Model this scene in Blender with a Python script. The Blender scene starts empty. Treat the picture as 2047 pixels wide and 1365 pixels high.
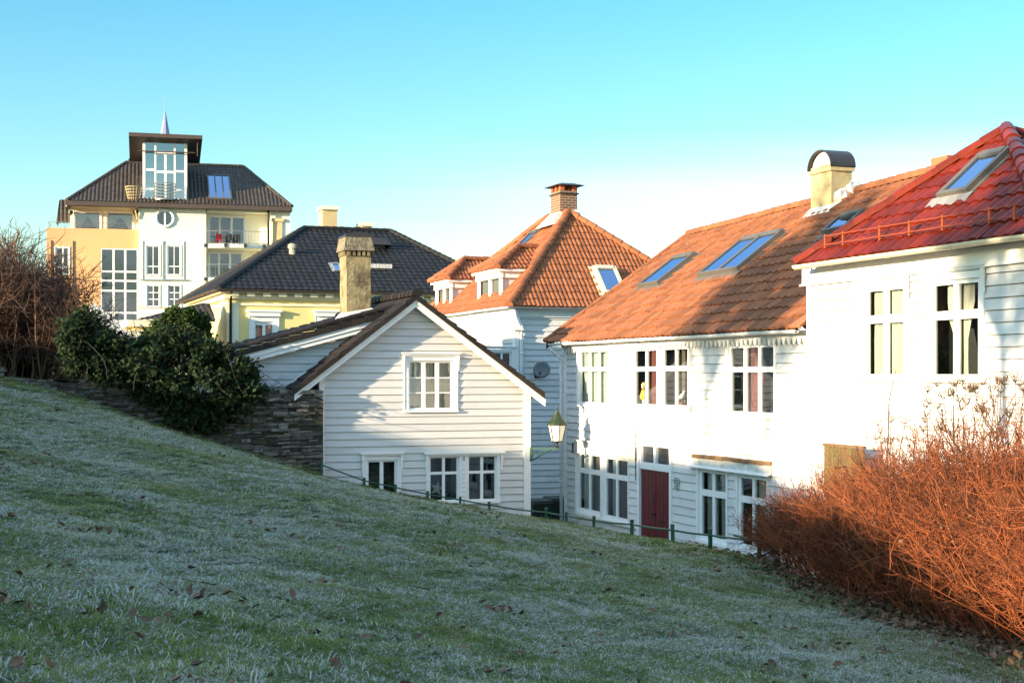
import bpy, math, random
import numpy as np
from mathutils import Vector, Matrix
random.seed(7); rng = np.random.default_rng(7)
sc = bpy.context.scene
COL = sc.collection
R = math.radians
# ------------------------------------------------------------------ camera model (used to measure the photograph)
FPX, CX, HY = 2930.0, 1023.5, 750.0
cam = bpy.data.cameras.new("camera"); camo = bpy.data.objects.new("camera", cam); COL.objects.link(camo)
camo.rotation_euler = (R(90), 0, 0)
cam.sensor_width = 36; cam.lens = FPX/2047*36; cam.shift_y = (HY-682.5)/2047
cam.clip_start = .1; cam.clip_end = 6000
sc.camera = camo
def ray(px, py): return Vector(((px-CX)/FPX, 1, (HY-py)/FPX))
def PT(px, py, Y): return ray(px, py)*Y

# ------------------------------------------------------------------ materials
MATS = {}
def M(name, col, col2=None, rough=.65, scale=3., var=.12, bump=0., bscale=30., spec=.4, metal=0., rnd=0., stretch=None, dirt=None, trans=0., contrast=1.0, coat=0.):
    """procedural paint / stone / wood: noise-mixed base colour, optional per-piece tone (rnd attribute), optional stains, bump"""
    m = bpy.data.materials.new(name); m.use_nodes = True; MATS[name] = m
    nt = m.node_tree; N = nt.nodes; L = nt.links; bs = N["Principled BSDF"]
    tc = N.new("ShaderNodeTexCoord"); mp = N.new("ShaderNodeMapping"); L.new(tc.outputs["Object"], mp.inputs[0])
    if stretch: mp.inputs["Scale"].default_value = stretch
    nz = N.new("ShaderNodeTexNoise"); nz.inputs["Scale"].default_value = scale; nz.inputs["Detail"].default_value = 6
    nz.inputs["Roughness"].default_value = .65; L.new(mp.outputs[0], nz.inputs["Vector"])
    mx = N.new("ShaderNodeMix"); mx.data_type = 'RGBA'
    c = np.array(col); c2 = np.array(col2) if col2 else np.clip(c*(1+var), 0, 1)
    c1 = c if col2 else c*(1-var)
    mx.inputs[6].default_value = (*c1, 1); mx.inputs[7].default_value = (*c2, 1)
    mr = N.new("ShaderNodeMapRange"); mr.inputs[1].default_value = .5-.22/contrast; mr.inputs[2].default_value = .5+.22/contrast
    L.new(nz.outputs["Fac"], mr.inputs[0]); L.new(mr.outputs[0], mx.inputs[0])
    out = mx.outputs[2]
    if dirt:
        nd = N.new("ShaderNodeTexNoise"); nd.inputs["Scale"].default_value = dirt[1]; nd.inputs["Detail"].default_value = 8
        L.new(tc.outputs["Object"], nd.inputs["Vector"])
        r2 = N.new("ShaderNodeMapRange"); r2.inputs[1].default_value = dirt[2]; r2.inputs[2].default_value = dirt[2]+.2; r2.inputs[4].default_value = dirt[3]
        L.new(nd.outputs["Fac"], r2.inputs[0])
        m2 = N.new("ShaderNodeMix"); m2.data_type = 'RGBA'; m2.inputs[7].default_value = (*dirt[0], 1)
        L.new(r2.outputs[0], m2.inputs[0]); L.new(out, m2.inputs[6]); out = m2.outputs[2]
    if rnd:
        at = N.new("ShaderNodeAttribute"); at.attribute_name = "rnd"
        r3 = N.new("ShaderNodeMapRange"); r3.inputs[3].default_value = 1-rnd; r3.inputs[4].default_value = 1+rnd
        L.new(at.outputs["Fac"], r3.inputs[0])
        vm = N.new("ShaderNodeVectorMath"); vm.operation = 'SCALE'
        L.new(out, vm.inputs[0]); L.new(r3.outputs[0], vm.inputs["Scale"]); out = vm.outputs[0]
    L.new(out, bs.inputs["Base Color"])
    bs.inputs["Roughness"].default_value = rough; bs.inputs["Metallic"].default_value = metal
    bs.inputs["Specular IOR Level"].default_value = spec
    if coat: bs.inputs["Coat Weight"].default_value = coat; bs.inputs["Coat Roughness"].default_value = .12
    if trans: bs.inputs["Transmission Weight"].default_value = trans
    if bump:
        nb = N.new("ShaderNodeTexNoise"); nb.inputs["Scale"].default_value = bscale; nb.inputs["Detail"].default_value = 5
        L.new(mp.outputs[0], nb.inputs["Vector"])
        bp = N.new("ShaderNodeBump"); bp.inputs["Strength"].default_value = bump; bp.inputs["Distance"].default_value = .02
        L.new(nb.outputs["Fac"], bp.inputs["Height"]); L.new(bp.outputs[0], bs.inputs["Normal"])
    return m
def glass(name, tint, lo=.08, hi=1.0):
    m = bpy.data.materials.new(name); m.use_nodes = True; MATS[name] = m
    nt = m.node_tree; N = nt.nodes; L = nt.links; N.remove(N["Principled BSDF"])
    tr = N.new("ShaderNodeBsdfTransparent"); tr.inputs[0].default_value = (*tint, 1)
    gl = N.new("ShaderNodeBsdfGlossy"); gl.inputs["Roughness"].default_value = .02; gl.inputs[0].default_value = (.9, .95, 1, 1) if 'skylight' not in name else (.50, .66, .92, 1)
    fr = N.new("ShaderNodeFresnel"); fr.inputs[0].default_value = 1.5
    mr = N.new("ShaderNodeMapRange"); mr.inputs[3].default_value = lo; mr.inputs[4].default_value = hi
    L.new(fr.outputs[0], mr.inputs[0]); mx = N.new("ShaderNodeMixShader")
    nz = N.new("ShaderNodeTexNoise"); nz.inputs["Scale"].default_value = 1.3
    tc = N.new("ShaderNodeTexCoord"); L.new(tc.outputs["Object"], nz.inputs["Vector"])
    bp = N.new("ShaderNodeBump"); bp.inputs["Strength"].default_value = .12; bp.inputs["Distance"].default_value = .02
    L.new(nz.outputs["Fac"], bp.inputs["Height"]); L.new(bp.outputs[0], gl.inputs["Normal"])
    L.new(mr.outputs[0], mx.inputs[0]); L.new(tr.outputs[0], mx.inputs[1]); L.new(gl.outputs[0], mx.inputs[2])
    L.new(mx.outputs[0], N["Material Output"].inputs[0])
    return m
def translucent(name, col, fac=.5, rnd=0.):
    m = M(name, col, rough=.7, var=.1, rnd=rnd, spec=.15)
    nt = m.node_tree; N = nt.nodes; L = nt.links; bs = N["Principled BSDF"]
    t = N.new("ShaderNodeBsdfTranslucent"); mx = N.new("ShaderNodeMixShader"); mx.inputs[0].default_value = fac
    src = bs.inputs["Base Color"].links[0].from_socket; L.new(src, t.inputs[0])
    L.new(bs.outputs[0], mx.inputs[1]); L.new(t.outputs[0], mx.inputs[2]); L.new(mx.outputs[0], N["Material Output"].inputs[0])
    return m
WHITE = M("white_boards", (.60, .60, .585), rough=.55, scale=2.5, var=.06, rnd=.08, stretch=(1, 1, 6), bump=.08, bscale=25, dirt=((.40, .38, .33), 3.2, .58, .6))
WHITE2 = M("grey_white_boards", (.55, .55, .545), rough=.6, scale=2.5, var=.05, rnd=.05, stretch=(1, 1, 6), bump=.06, bscale=25, dirt=((.46, .43, .37), 6, .60, .5))
TRIM = M("white_trim", (.76, .76, .74), rough=.5, scale=4, var=.05, dirt=((.5, .47, .4), 3, .62, .45))
TRIMOLD = M("weathered_trim", (.60, .58, .52), rough=.6, scale=5, var=.1, dirt=((.38, .33, .25), 4, .5, .8))
CREAM = M("cream_plaster", (.74, .73, .60), rough=.8, scale=.6, var=.05, bump=.1, bscale=60, dirt=((.58, .55, .42), .5, .6, .5))
ORANGEP = M("orange_plaster", (.70, .39, .18), rough=.85, scale=.5, var=.06, bump=.15, bscale=60, dirt=((.66, .32, .17), .22, .46, .75))
YELLOWP = M("yellow_plaster", (.76, .60, .25), rough=.8, scale=.7, var=.06, bump=.1, bscale=60)
BEIGEP = M("beige_plaster", (.55, .42, .22), rough=.8, scale=1.5, var=.1)
TORANGE = M("orange_tiles", (.26, .085, .030), rough=.75, scale=6, var=.18, rnd=.22, dirt=((.15, .075, .045), 1.1, .62, .55), bump=.1)
TORANGE2 = M("weathered_orange_tiles", (.235, .082, .032), rough=.8, scale=9, var=.2, rnd=.26, dirt=((.10, .050, .03), 2.6, .58, .5), bump=.15)
TRED = M("glazed_red_tiles", (.125, .012, .003), rough=.42, scale=6, var=.25, rnd=.34, spec=.2, coat=.06, dirt=((.05, .012, .008), 2.5, .6, .5))
TBLACK = M("black_tiles", (.011, .010, .010), rough=.68, scale=4, var=.25, rnd=.3, spec=.3)
TBROWN = M("brown_grey_tiles", (.050, .037, .026), rough=.65, scale=3, var=.2, rnd=.2)
TDARK = M("dark_mossy_tiles", (.013, .010, .009), (.022, .016, .013), rough=.6, scale=7, rnd=.35, dirt=((.05, .045, .03), 3, .62, .5), bump=.2, spec=.3)
DARKMET = M("dark_metal", (.045, .042, .042), rough=.45, var=.15, metal=.3)
BROWNMET = M("brown_fascia", (.07, .05, .042), rough=.5, var=.15)
GREYMET = M("grey_metal", (.35, .36, .36), rough=.4, var=.1, metal=.6)
ZINC = M("weathered_flashing", (.55, .53, .50), rough=.6, var=.2, scale=8, bump=.4, bscale=8)
SKYFRAME = M("skylight_frame", (.105, .098, .085), rough=.5, var=.1)
SKYPALE = M("pale_skylight_frame", (.60, .52, .36), rough=.5, var=.08)
CONC = M("mossy_chimney_render", (.27, .22, .12), rough=.95, scale=5, var=.3, bump=1., bscale=14, dirt=((.075, .058, .036), 3.0, .48, .85))
CONC2 = M("rough_slab", (.26, .22, .15), (.10, .085, .06), rough=.95, scale=14, bump=1., bscale=22, contrast=2.)
BUFF = M("buff_chimney_render", (.46, .36, .19), rough=.9, scale=6, var=.15, bump=.4, bscale=30, dirt=((.12, .10, .075), 4, .58, .7))
BRICKO = M("orange_brick", (.42, .12, .05), rough=.8, scale=6, var=.2)
GLASS = glass("window_glass", (.72, .76, .74), .09, .95)
GLASST = glass("tinted_glass", (.25, .36, .40), .07, 1.)
GLASSS = glass("skylight_glass", (.25, .3, .36), .62, 1.)
DARK = M("dim_room", (.050, .052, .054), rough=.9, var=.3, scale=1.5)
CURT = M("white_curtain", (.62, .61, .55), rough=.8, var=.05, scale=2)
CURTY = M("cream_curtain", (.66, .56, .36), rough=.8, var=.05, scale=2)
CURTT = M("pale_teal_curtain", (.50, .58, .56), rough=.8, var=.08, scale=2)
CURTR = M("dusky_red_curtain", (.22, .075, .06), rough=.85, var=.1, scale=3)
CURTB = M("brown_curtain", (.17, .14, .10), rough=.85, var=.1, scale=3)
REDC = M("red_cloth", (.45, .02, .03), rough=.8)
DOORRED = M("dark_red_paint", (.105, .012, .014), rough=.5, scale=4, var=.2, stretch=(8, 8, .6), dirt=((.05, .02, .018), 4, .6, .5))
GREENP = M("green_iron_paint", (.018, .075, .045), rough=.45, scale=20, var=.25)
LAMPGREEN = M("lamp_green_paint", (.020, .038, .012), rough=.5, scale=12, var=.25)
OPAL = translucent("opal_lamp_glass", (.90, .87, .78), .22)
BINGREEN = M("bin_plastic", (.012, .025, .018), rough=.45, var=.2)
WOOD = M("weathered_brown_wood", (.16, .095, .045), rough=.85, scale=6, var=.3, stretch=(1, 1, 8), rnd=.3, bump=.3)
WOODP = M("olive_plank", (.10, .072, .028), rough=.85, scale=6, var=.3, stretch=(8, 8, 1), rnd=.3, bump=.3)
STONE = M("slate_stone", (.045, .040, .034), (.17, .16, .14), rough=.95, scale=7, rnd=.65, bump=1., bscale=14, dirt=((.24, .23, .20), 5.5, .60, .8))
ASPH = M("street_cobbles", (.06, .06, .06), rough=.9, scale=12, var=.3, bump=.5)
EARTH = M("bare_earth", (.055, .045, .028), (.08, .085, .035), rough=.95, scale=3, bump=.6, bscale=20)
FARG = M("far_ground", (.05, .06, .035), rough=.95, scale=.2, var=.3)
DISH = M("dish_grey", (.24, .26, .28), rough=.5, var=.05)
TWIG = M("orange_twig_bark", (.25, .060, .012), (.16, .050, .018), rough=.7, scale=2.0, rnd=.8, dirt=((.11, .075, .05), 3.5, .58, .8))
TWIGB = M("dark_twig_bark", (.085, .044, .027), rough=.8, scale=2, var=.15, rnd=.6)
BARK = M("bare_tree_bark", (.07, .055, .04), rough=.9, scale=5, var=.3)
IVY = translucent("ivy_leaf", (.017, .032, .011), .2, rnd=.85)
LAUREL = translucent("glossy_leaf", (.040, .072, .018), .3, rnd=.6)
LEAF = M("dead_leaf", (.13, .075, .045), rough=.8, scale=8, var=.2, rnd=.5)
UMBEL = M("dry_seed_head", (.13, .075, .035), rough=.9, var=.3, rnd=.4)
SPIRE = M("blue_spire_copper", (.15, .19, .30), (.24, .28, .40), rough=.6, scale=6, contrast=2)
DOLLY = M("doll_yellow", (.75, .50, .03)); DOLLH = M("doll_blond", (.7, .55, .25)); DOLLS = M("doll_skin", (.6, .38, .26))
WHITEO = M("white_ornament", (.75, .75, .72)); BLACKP = M("black_paint", (.015, .015, .015), rough=.5)
POT = M("terracotta_pot", (.35, .12, .05))

# brick chimney
def brickmat():
    m = bpy.data.materials.new("brown_brick"); m.use_nodes = True; nt = m.node_tree; N = nt.nodes; L = nt.links; bs = N["Principled BSDF"]
    tc = N.new("ShaderNodeTexCoord"); sx = N.new("ShaderNodeSeparateXYZ"); L.new(tc.outputs["Object"], sx.inputs[0])
    ad = N.new("ShaderNodeMath"); L.new(sx.outputs[0], ad.inputs[0]); L.new(sx.outputs[1], ad.inputs[1])
    cb = N.new("ShaderNodeCombineXYZ"); L.new(ad.outputs[0], cb.inputs[0]); L.new(sx.outputs[2], cb.inputs[1])
    br = N.new("ShaderNodeTexBrick"); br.inputs["Scale"].default_value = 1; br.inputs["Brick Width"].default_value = .24; br.inputs["Row Height"].default_value = .085
    br.inputs["Mortar Size"].default_value = .012; br.inputs["Color1"].default_value = (.17, .08, .045, 1); br.inputs["Color2"].default_value = (.11, .058, .035, 1)
    br.inputs["Mortar"].default_value = (.30, .23, .16, 1); L.new(cb.outputs[0], br.inputs["Vector"]); L.new(br.outputs[0], bs.inputs["Base Color"])
    bp = N.new("ShaderNodeBump"); bp.inputs["Strength"].default_value = .5; bp.invert = True; L.new(br.outputs[1], bp.inputs["Height"]); L.new(bp.outputs[0], bs.inputs["Normal"])
    bs.inputs["Roughness"].default_value = .85
    return m
BRICK = brickmat()

# ------------------------------------------------------------------ mesh builder
class MB:
    def __init__(s, T=None): s.v = []; s.f = []; s.r = []; s.T = T
    def pt(s, p):
        p = Vector(p); s.v.append(tuple(s.T @ p) if s.T else tuple(p)); return len(s.v)-1
    def face(s, pts, r=.5): s.f.append([s.pt(p) for p in pts]); s.r.append(r)
    def box(s, x0, y0, z0, x1, y1, z1, r=.5):
        c = [s.pt(p) for p in ((x0,y0,z0),(x1,y0,z0),(x1,y1,z0),(x0,y1,z0),(x0,y0,z1),(x1,y0,z1),(x1,y1,z1),(x0,y1,z1))]
        for q in ((0,3,2,1),(4,5,6,7),(0,1,5,4),(1,2,6,5),(2,3,7,6),(3,0,4,7)): s.f.append([c[i] for i in q]); s.r.append(r)
    def hexa(s, a, b, r=.5):
        """two matching quads (lists of 4 points) joined"""
        c = [s.pt(p) for p in a]+[s.pt(p) for p in b]
        for q in ((3,2,1,0),(4,5,6,7),(0,1,5,4),(1,2,6,5),(2,3,7,6),(3,0,4,7)): s.f.append([c[i] for i in q]); s.r.append(r)
    def prism(s, poly, d, r=.5):
        d = Vector(d); n = len(poly); a = [s.pt(p) for p in poly]; b = [s.pt(Vector(p)+d) for p in poly]
        s.f.append(a[::-1]); s.f.append(b); s.r += [r, r]
        for i in range(n): j = (i+1) % n; s.f.append([a[i], a[j], b[j], b[i]]); s.r.append(r)
    def tube(s, pts, rad, n=6, r=.5, cap=True):
        pts = [Vector(p) for p in pts]; rings = []
        for i, p in enumerate(pts):
            t = (pts[min(i+1, len(pts)-1)]-pts[max(i-1, 0)]).normalized()
            a = t.orthogonal().normalized() if abs(t.z) > .95 else t.cross(Vector((0,0,1))).normalized(); b = t.cross(a)
            rr = rad[i] if isinstance(rad, (list, tuple)) else rad
            rings.append([s.pt(p+(a*math.cos(2*math.pi*k/n)+b*math.sin(2*math.pi*k/n))*rr) for k in range(n)])
        for A, B in zip(rings, rings[1:]):
            for k in range(n): s.f.append([A[k], A[(k+1) % n], B[(k+1) % n], B[k]]); s.r.append(r)
        if cap: s.f.append(rings[0][::-1]); s.f.append(rings[-1]); s.r += [r, r]
    def lathe(s, c, prof, n=12, r=.5, a0=0.):
        c = Vector(c); rings = [[s.pt(c+Vector((q*math.cos(a0+2*math.pi*k/n), q*math.sin(a0+2*math.pi*k/n), z))) for k in range(n)] for q, z in prof]
        for A, B in zip(rings, rings[1:]):
            for k in range(n): s.f.append([A[k], A[(k+1) % n], B[(k+1) % n], B[k]]); s.r.append(r)
        s.f.append(rings[0][::-1]); s.f.append(rings[-1]); s.r += [r, r]
    def build(s, name, mat, parent=None, smooth=False):
        me = bpy.data.meshes.new(name); me.from_pydata(s.v, [], s.f)
        a = me.attributes.new("rnd", 'FLOAT', 'FACE'); a.data.foreach_set("value", np.array(s.r, dtype=np.float32))
        me.materials.append(mat); me.update()
        if smooth: me.polygons.foreach_set("use_smooth", [True]*len(me.polygons))
        o = bpy.data.objects.new(name, me); COL.objects.link(o)
        if parent: o.parent = parent
        return o
def tag(o, label=None, cat=None, group=None, kind=None):
    for k, v in (("label", label), ("category", cat), ("group", group), ("kind", kind)):
        if v: o[k] = v
    return o
def npmesh(name, v, f, mat, rnd=None, parent=None, smooth=False):
    me = bpy.data.meshes.new(name); v = np.asarray(v, np.float32); f = np.asarray(f, np.int32)
    k = f.shape[1]
    me.vertices.add(len(v)); me.vertices.foreach_set("co", v.ravel()); me.loops.add(f.size); me.loops.foreach_set("vertex_index", f.ravel())
    me.polygons.add(len(f)); me.polygons.foreach_set("loop_start", np.arange(len(f), dtype=np.int32)*k)
    if smooth: me.polygons.foreach_set("use_smooth", np.ones(len(f), bool))
    me.update(calc_edges=True)
    a = me.attributes.new("rnd", 'FLOAT', 'FACE'); a.data.foreach_set("value", np.asarray(rnd if rnd is not None else np.full(len(f), .5), np.float32))
    if mat: me.materials.append(mat)
    o = bpy.data.objects.new(name, me); COL.objects.link(o)
    if parent: o.parent = parent
    return o
def thing(name, loc, ang, label, cat, group=None):
    o = bpy.data.objects.new(name, None); COL.objects.link(o); o.location = loc; o.rotation_euler = (0, 0, ang)
    o.empty_display_size = .2
    return tag(o, label, cat, group)

class Fac:
    """a facade: local x to the right as seen from outside, y inward, z up; T maps it to the building"""
    def __init__(s, BM, ox=0., oy=0., ang=0.):
        s.T = Matrix.Translation((ox, oy, 0)) @ Matrix.Rotation(ang, 4, 'Z'); s.W = BM @ s.T; s.Wi = s.W.inverted()
    def P(s, px, py, y=0.):
        o = s.Wi @ Vector((0,0,0)); d = s.Wi.to_3x3() @ ray(px, py); return o+d*((y-o.y)/d.y)
    def PX(s, px, py, x=0.):
        o = s.Wi @ Vector((0,0,0)); d = s.Wi.to_3x3() @ ray(px, py); return o+d*((x-o.x)/d.x)
    def rect(s, p0, p1, pt, pb, y=0.):
        c = (p0+p1)/2; return (s.P(p0, pt, y).x, s.P(p1, pt, y).x, s.P(c, pb, y).z, s.P(c, pt, y).z)
class Bld:
    def __init__(s, name, px, Y, zb, deg, label, cat):
        s.M = Matrix.Translation(((px-CX)/FPX*Y, Y, zb)) @ Matrix.Rotation(R(deg), 4, 'Z')
        s.root = thing(name, s.M.translation, R(deg), label, cat); s.f = Fac(s.M); s.zb = zb
class RP:
    """roof plane; A left eave, B right eave (seen from outside), D a point up the slope"""
    def __init__(s, b, A, B, D):
        s.A = Vector(A); s.e = (Vector(B)-s.A).normalized(); w = Vector(D)-s.A
        s.u = (w-s.e*w.dot(s.e)).normalized(); s.n = s.e.cross(s.u)
        s.T = Matrix((( s.e.x, s.u.x, s.n.x, s.A.x),(s.e.y, s.u.y, s.n.y, s.A.y),(s.e.z, s.u.z, s.n.z, s.A.z),(0,0,0,1)))
        s.Mi = b.M.inverted()
    def hit(s, px, py, off=0.):
        o = s.Mi @ Vector((0,0,0)); d = s.Mi.to_3x3() @ ray(px, py)
        t = ((s.A+s.n*off-o).dot(s.n))/d.dot(s.n); q = o+d*t-s.A
        return q.dot(s.e), q.dot(s.u)

# ------------------------------------------------------------------ building elements
def wall(mb, x0, x1, z0, z1, holes=(), y=0., sp=.185, lap=.026, gap=.016, xl=None, xr=None, kinks=(), sag=0.):
    xl = xl or (lambda z: x0); xr = xr or (lambda z: x1)
    base = []; z = z0
    while z < z1-1e-4: base.append(z); z += sp
    base.append(z1)
    def off(x, z): return sag*math.sin(x*.9+1.3)*math.sin(z*.35+.4) if sag else 0.
    for k in range(len(base)-1):
        a, b = base[k], base[k+1]
        if lap and k < len(base)-2: b -= gap
        br = sorted({a, b, *[h[2] for h in holes if a < h[2] < b], *[h[3] for h in holes if a < h[3] < b], *[q for q in kinks if a < q < b]})
        tone = random.random(); jit = random.uniform(-.004, .004) if lap else 0
        seam = sorted(random.uniform(x0, x1) for _ in range(int((x1-x0)/3.5))) if lap else []
        for i in range(len(br)-1):
            za, zb = br[i], br[i+1]; zm = (za+zb)/2
            L, Rr = xl(zm), xr(zm)
            if Rr-L < 1e-3: continue
            iv = [(L, Rr)]
            for h in holes:
                if h[2]-1e-6 < zm < h[3]+1e-6:
                    n = []
                    for p, q in iv:
                        if h[1] <= p or h[0] >= q: n.append((p, q))
                        else:
                            if h[0] > p: n.append((p, h[0]))
                            if h[1] < q: n.append((h[1], q))
                    iv = n
            for p, q in iv:
                cuts = [p]+[c for c in seam if p+.2 < c < q-.2]+[q]
                if sag:
                    cc = []
                    for c0, c1 in zip(cuts, cuts[1:]):
                        n = max(1, int((c1-c0)/1.2)); cc += [c0+(c1-c0)*j/n for j in range(n)]
                    cuts = cc+[q]
                for c0, c1 in zip(cuts, cuts[1:]):
                    ta = tone if not seam else (tone+.37*sum(1 for c in seam if c <= c0+1e-6)) % 1
                    def e(c, z):
                        if abs(c-L) < 1e-6: return xl(z)
                        if abs(c-Rr) < 1e-6: return xr(z)
                        return c
                    def yy(z): return y-(lap+jit)*(b-z)/max(b-a, 1e-4)
                    A, B, C_, D = (e(c0,za), yy(za)+off(c0,za), za+off(c0,0)*.3), (e(c1,za), yy(za)+off(c1,za), za+off(c1,0)*.3), (e(c1,zb), yy(zb)+off(c1,zb), zb+off(c1,0)*.3), (e(c0,zb), yy(zb)+off(c0,zb), zb+off(c0,0)*.3)
                    mb.face((A, B, C_, D), ta)
                    if lap and i == 0 and k > 0:
                        A2, B2 = (A[0], y+.03+off(c0,za), A[2]), (B[0], y+.03+off(c1,za), B[2])
                        mb.face((A2, B2, B, A), ta)
                        mb.face(((A[0], A2[1], A[2]-gap), (B[0], B2[1], B[2]-gap), B2, A2), ta)
                    if lap and i == len(br)-2 and k < len(base)-2:
                        mb.face((D, C_, (C_[0], y+.03+off(c1,zb), C_[2]), (D[0], y+.03+off(c0,zb), D[2])), ta)

def curtain_sheet(mb, x0, x1, z0, z1, y, amp=.03, wl=.16, taper=0.):
    """hanging cloth with folds; taper >0 pulls the right edge in at the bottom, <0 the left edge"""
    n = max(6, int((x1-x0)/.04)); rows = 5
    g = []
    for j in range(rows+1):
        t = j/rows; row = []
        for i in range(n+1):
            u = i/n; xx = x0+(x1-x0)*u
            s = max(0, 1-t*1.25)**.8 if taper else 0
            if taper > 0: xx = x0+(x1-x0)*u*(1-taper*s)
            if taper < 0: xx = x1-(x1-x0)*(1-u)*(1+taper*s)
            row.append((xx, y+amp*math.sin(xx/wl*6.28+random.uniform(-.15,.15)), z0+(z1-z0)*t))
        g.append(row)
    for j in range(rows):
        for i in range(n): mb.face((g[j][i], g[j][i+1], g[j+1][i+1], g[j+1][i]))

def window(b, fac, r, cols=2, rows=(.7, .3), case=.1, head=.0, sill=.05, frame=.05, mull=.045, rail=None, curtain=None, y=0., mat=None, proud=.035, deep=.7, glassm=None, name='window', bracket=False, inset=.03, colw=None, recess=True):
    mat = mat or TRIM; x0, x1, z0, z1 = r; w = MB(fac.T); rail = rail or mull
    yo = y-proud
    if case:
        w.box(x0-case, yo, z0-(case if not sill else .0), x0, y+.02, z1+case); w.box(x1, yo, z0-(case if not sill else .0), x1+case, y+.02, z1+case)
        w.box(x0, yo+.001, z1, x1, y+.02, z1+case-.001)
        if not sill: w.box(x0, yo+.001, z0-case, x1, y+.02, z0)
        # thin outer moulding
        w.box(x0-case-.018, yo-.012, z0, x0-case+.012, y+.02, z1+case+.01); w.box(x1+case-.012, yo-.012, z0, x1+case+.018, y+.02, z1+case+.01)
    if sill: w.box(x0-case-.02, yo-sill, z0-.06, x1+case+.02, y+.03, z0-.001)
    if head:
        w.box(x0-case-.05, yo-head*.45, z1+case+.011, x1+case+.05, y+.02, z1+case+.06)
        w.box(x0-case-.09, yo-head, z1+case+.06, x1+case+.09, y+.02, z1+case+.10)
        if bracket:
            for xx in (x0-case-.05, x1+case-.005):
                for k, (dz, dp, hh) in enumerate(((0, .8, .10), (-.10, .6, .09), (-.19, .42, .09), (-.28, .25, .10))):
                    w.box(xx, yo-head*dp, z1+case+.01-hh+dz, xx+.055, yo-.013, z1+case+.009+dz)
    ya, yb = y+inset-.02, y+inset+.04
    w.box(x0, ya, z0, x0+frame, yb, z1); w.box(x1-frame, ya, z0, x1, yb, z1)
    w.box(x0+frame, ya+.001, z0, x1-frame, yb, z0+frame); w.box(x0+frame, ya+.001, z1-frame, x1-frame, yb, z1)
    X0, X1, Z0, Z1 = x0+frame, x1-frame, z0+frame, z1-frame
    cw = colw or [1]*cols; tot = sum(cw); cx = [X0]
    for c in cw: cx.append(cx[-1]+(X1-X0)*c/tot)
    rt = sum(rows); rz = [Z0]
    for c in rows: rz.append(rz[-1]+(Z1-Z0)*c/rt)
    for q in cx[1:-1]: w.box(q-mull/2, ya+.004, Z0, q+mull/2, yb-.002, Z1)
    for q in rz[1:-1]: w.box(X0, ya+.007, q-rail/2, X1, yb-.004, q+rail/2)
    wo = w.build(name, mat, b.root)
    g = MB(fac.T)
    for i in range(len(cx)-1):
        for j in range(len(rz)-1):
            t = random.uniform(-.004, .004); t2 = random.uniform(-.004, .004); yp = y+inset+.015
            g.face(((cx[i], yp+t, rz[j]), (cx[i+1], yp-t+t2, rz[j]), (cx[i+1], yp-t, rz[j+1]), (cx[i], yp+t-t2, rz[j+1])))
    g.build('pane', glassm or GLASS, wo)
    if recess:
        q = MB(fac.T); e = .004; yd = y+deep; yf = y+inset+.042
        a, c, d, h = x0-e, x1+e, z0-e, z1+e
        q.face(((a,yd,d),(c,yd,d),(c,yd,h),(a,yd,h))); q.face(((a,yf,d),(a,yd,d),(a,yd,h),(a,yf,h))); q.face(((c,yd,d),(c,yf,d),(c,yf,h),(c,yd,h)))
        q.face(((a,yf,d),(c,yf,d),(c,yd,d),(a,yd,d))); q.face(((a,yd,h),(c,yd,h),(c,yf,h),(a,yf,h)))
        q.build('room_lining', DARK, wo)
    for cs in (curtain or ()):
        kind, mt = cs[0], cs[1]; c = MB(fac.T); yc = y+inset+.11; W = X1-X0
        if kind == 'full': curtain_sheet(c, X0-.02, X1+.02, Z0-.02, Z1+.02, yc)
        elif kind == 'sides':
            k = cs[2]; curtain_sheet(c, X0-.02, X0+W*k, Z0-.02, Z1+.02, yc); c.build('curtain', mt, wo, True); c = MB(fac.T); curtain_sheet(c, X1-W*k, X1+.02, Z0-.02, Z1+.02, yc)
        elif kind == 'tied':
            curtain_sheet(c, X0-.02, X0+W*.5, Z0-.02, Z1+.02, yc, taper=.8); c.build('curtain', mt, wo, True); c = MB(fac.T); curtain_sheet(c, X0+W*.5, X1+.02, Z0-.02, Z1+.02, yc, taper=-.8)
        elif kind == 'span': curtain_sheet(c, X0+W*cs[2], X0+W*cs[3], Z0-.02, Z1+.02, yc, taper=cs[4] if len(cs) > 4 else 0)
        elif kind == 'half': curtain_sheet(c, X0-.02, X1+.02, Z0-.02, Z0+(Z1-Z0)*cs[2], yc)
        c.build('curtain', mt, wo, True)
    return r

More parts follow.
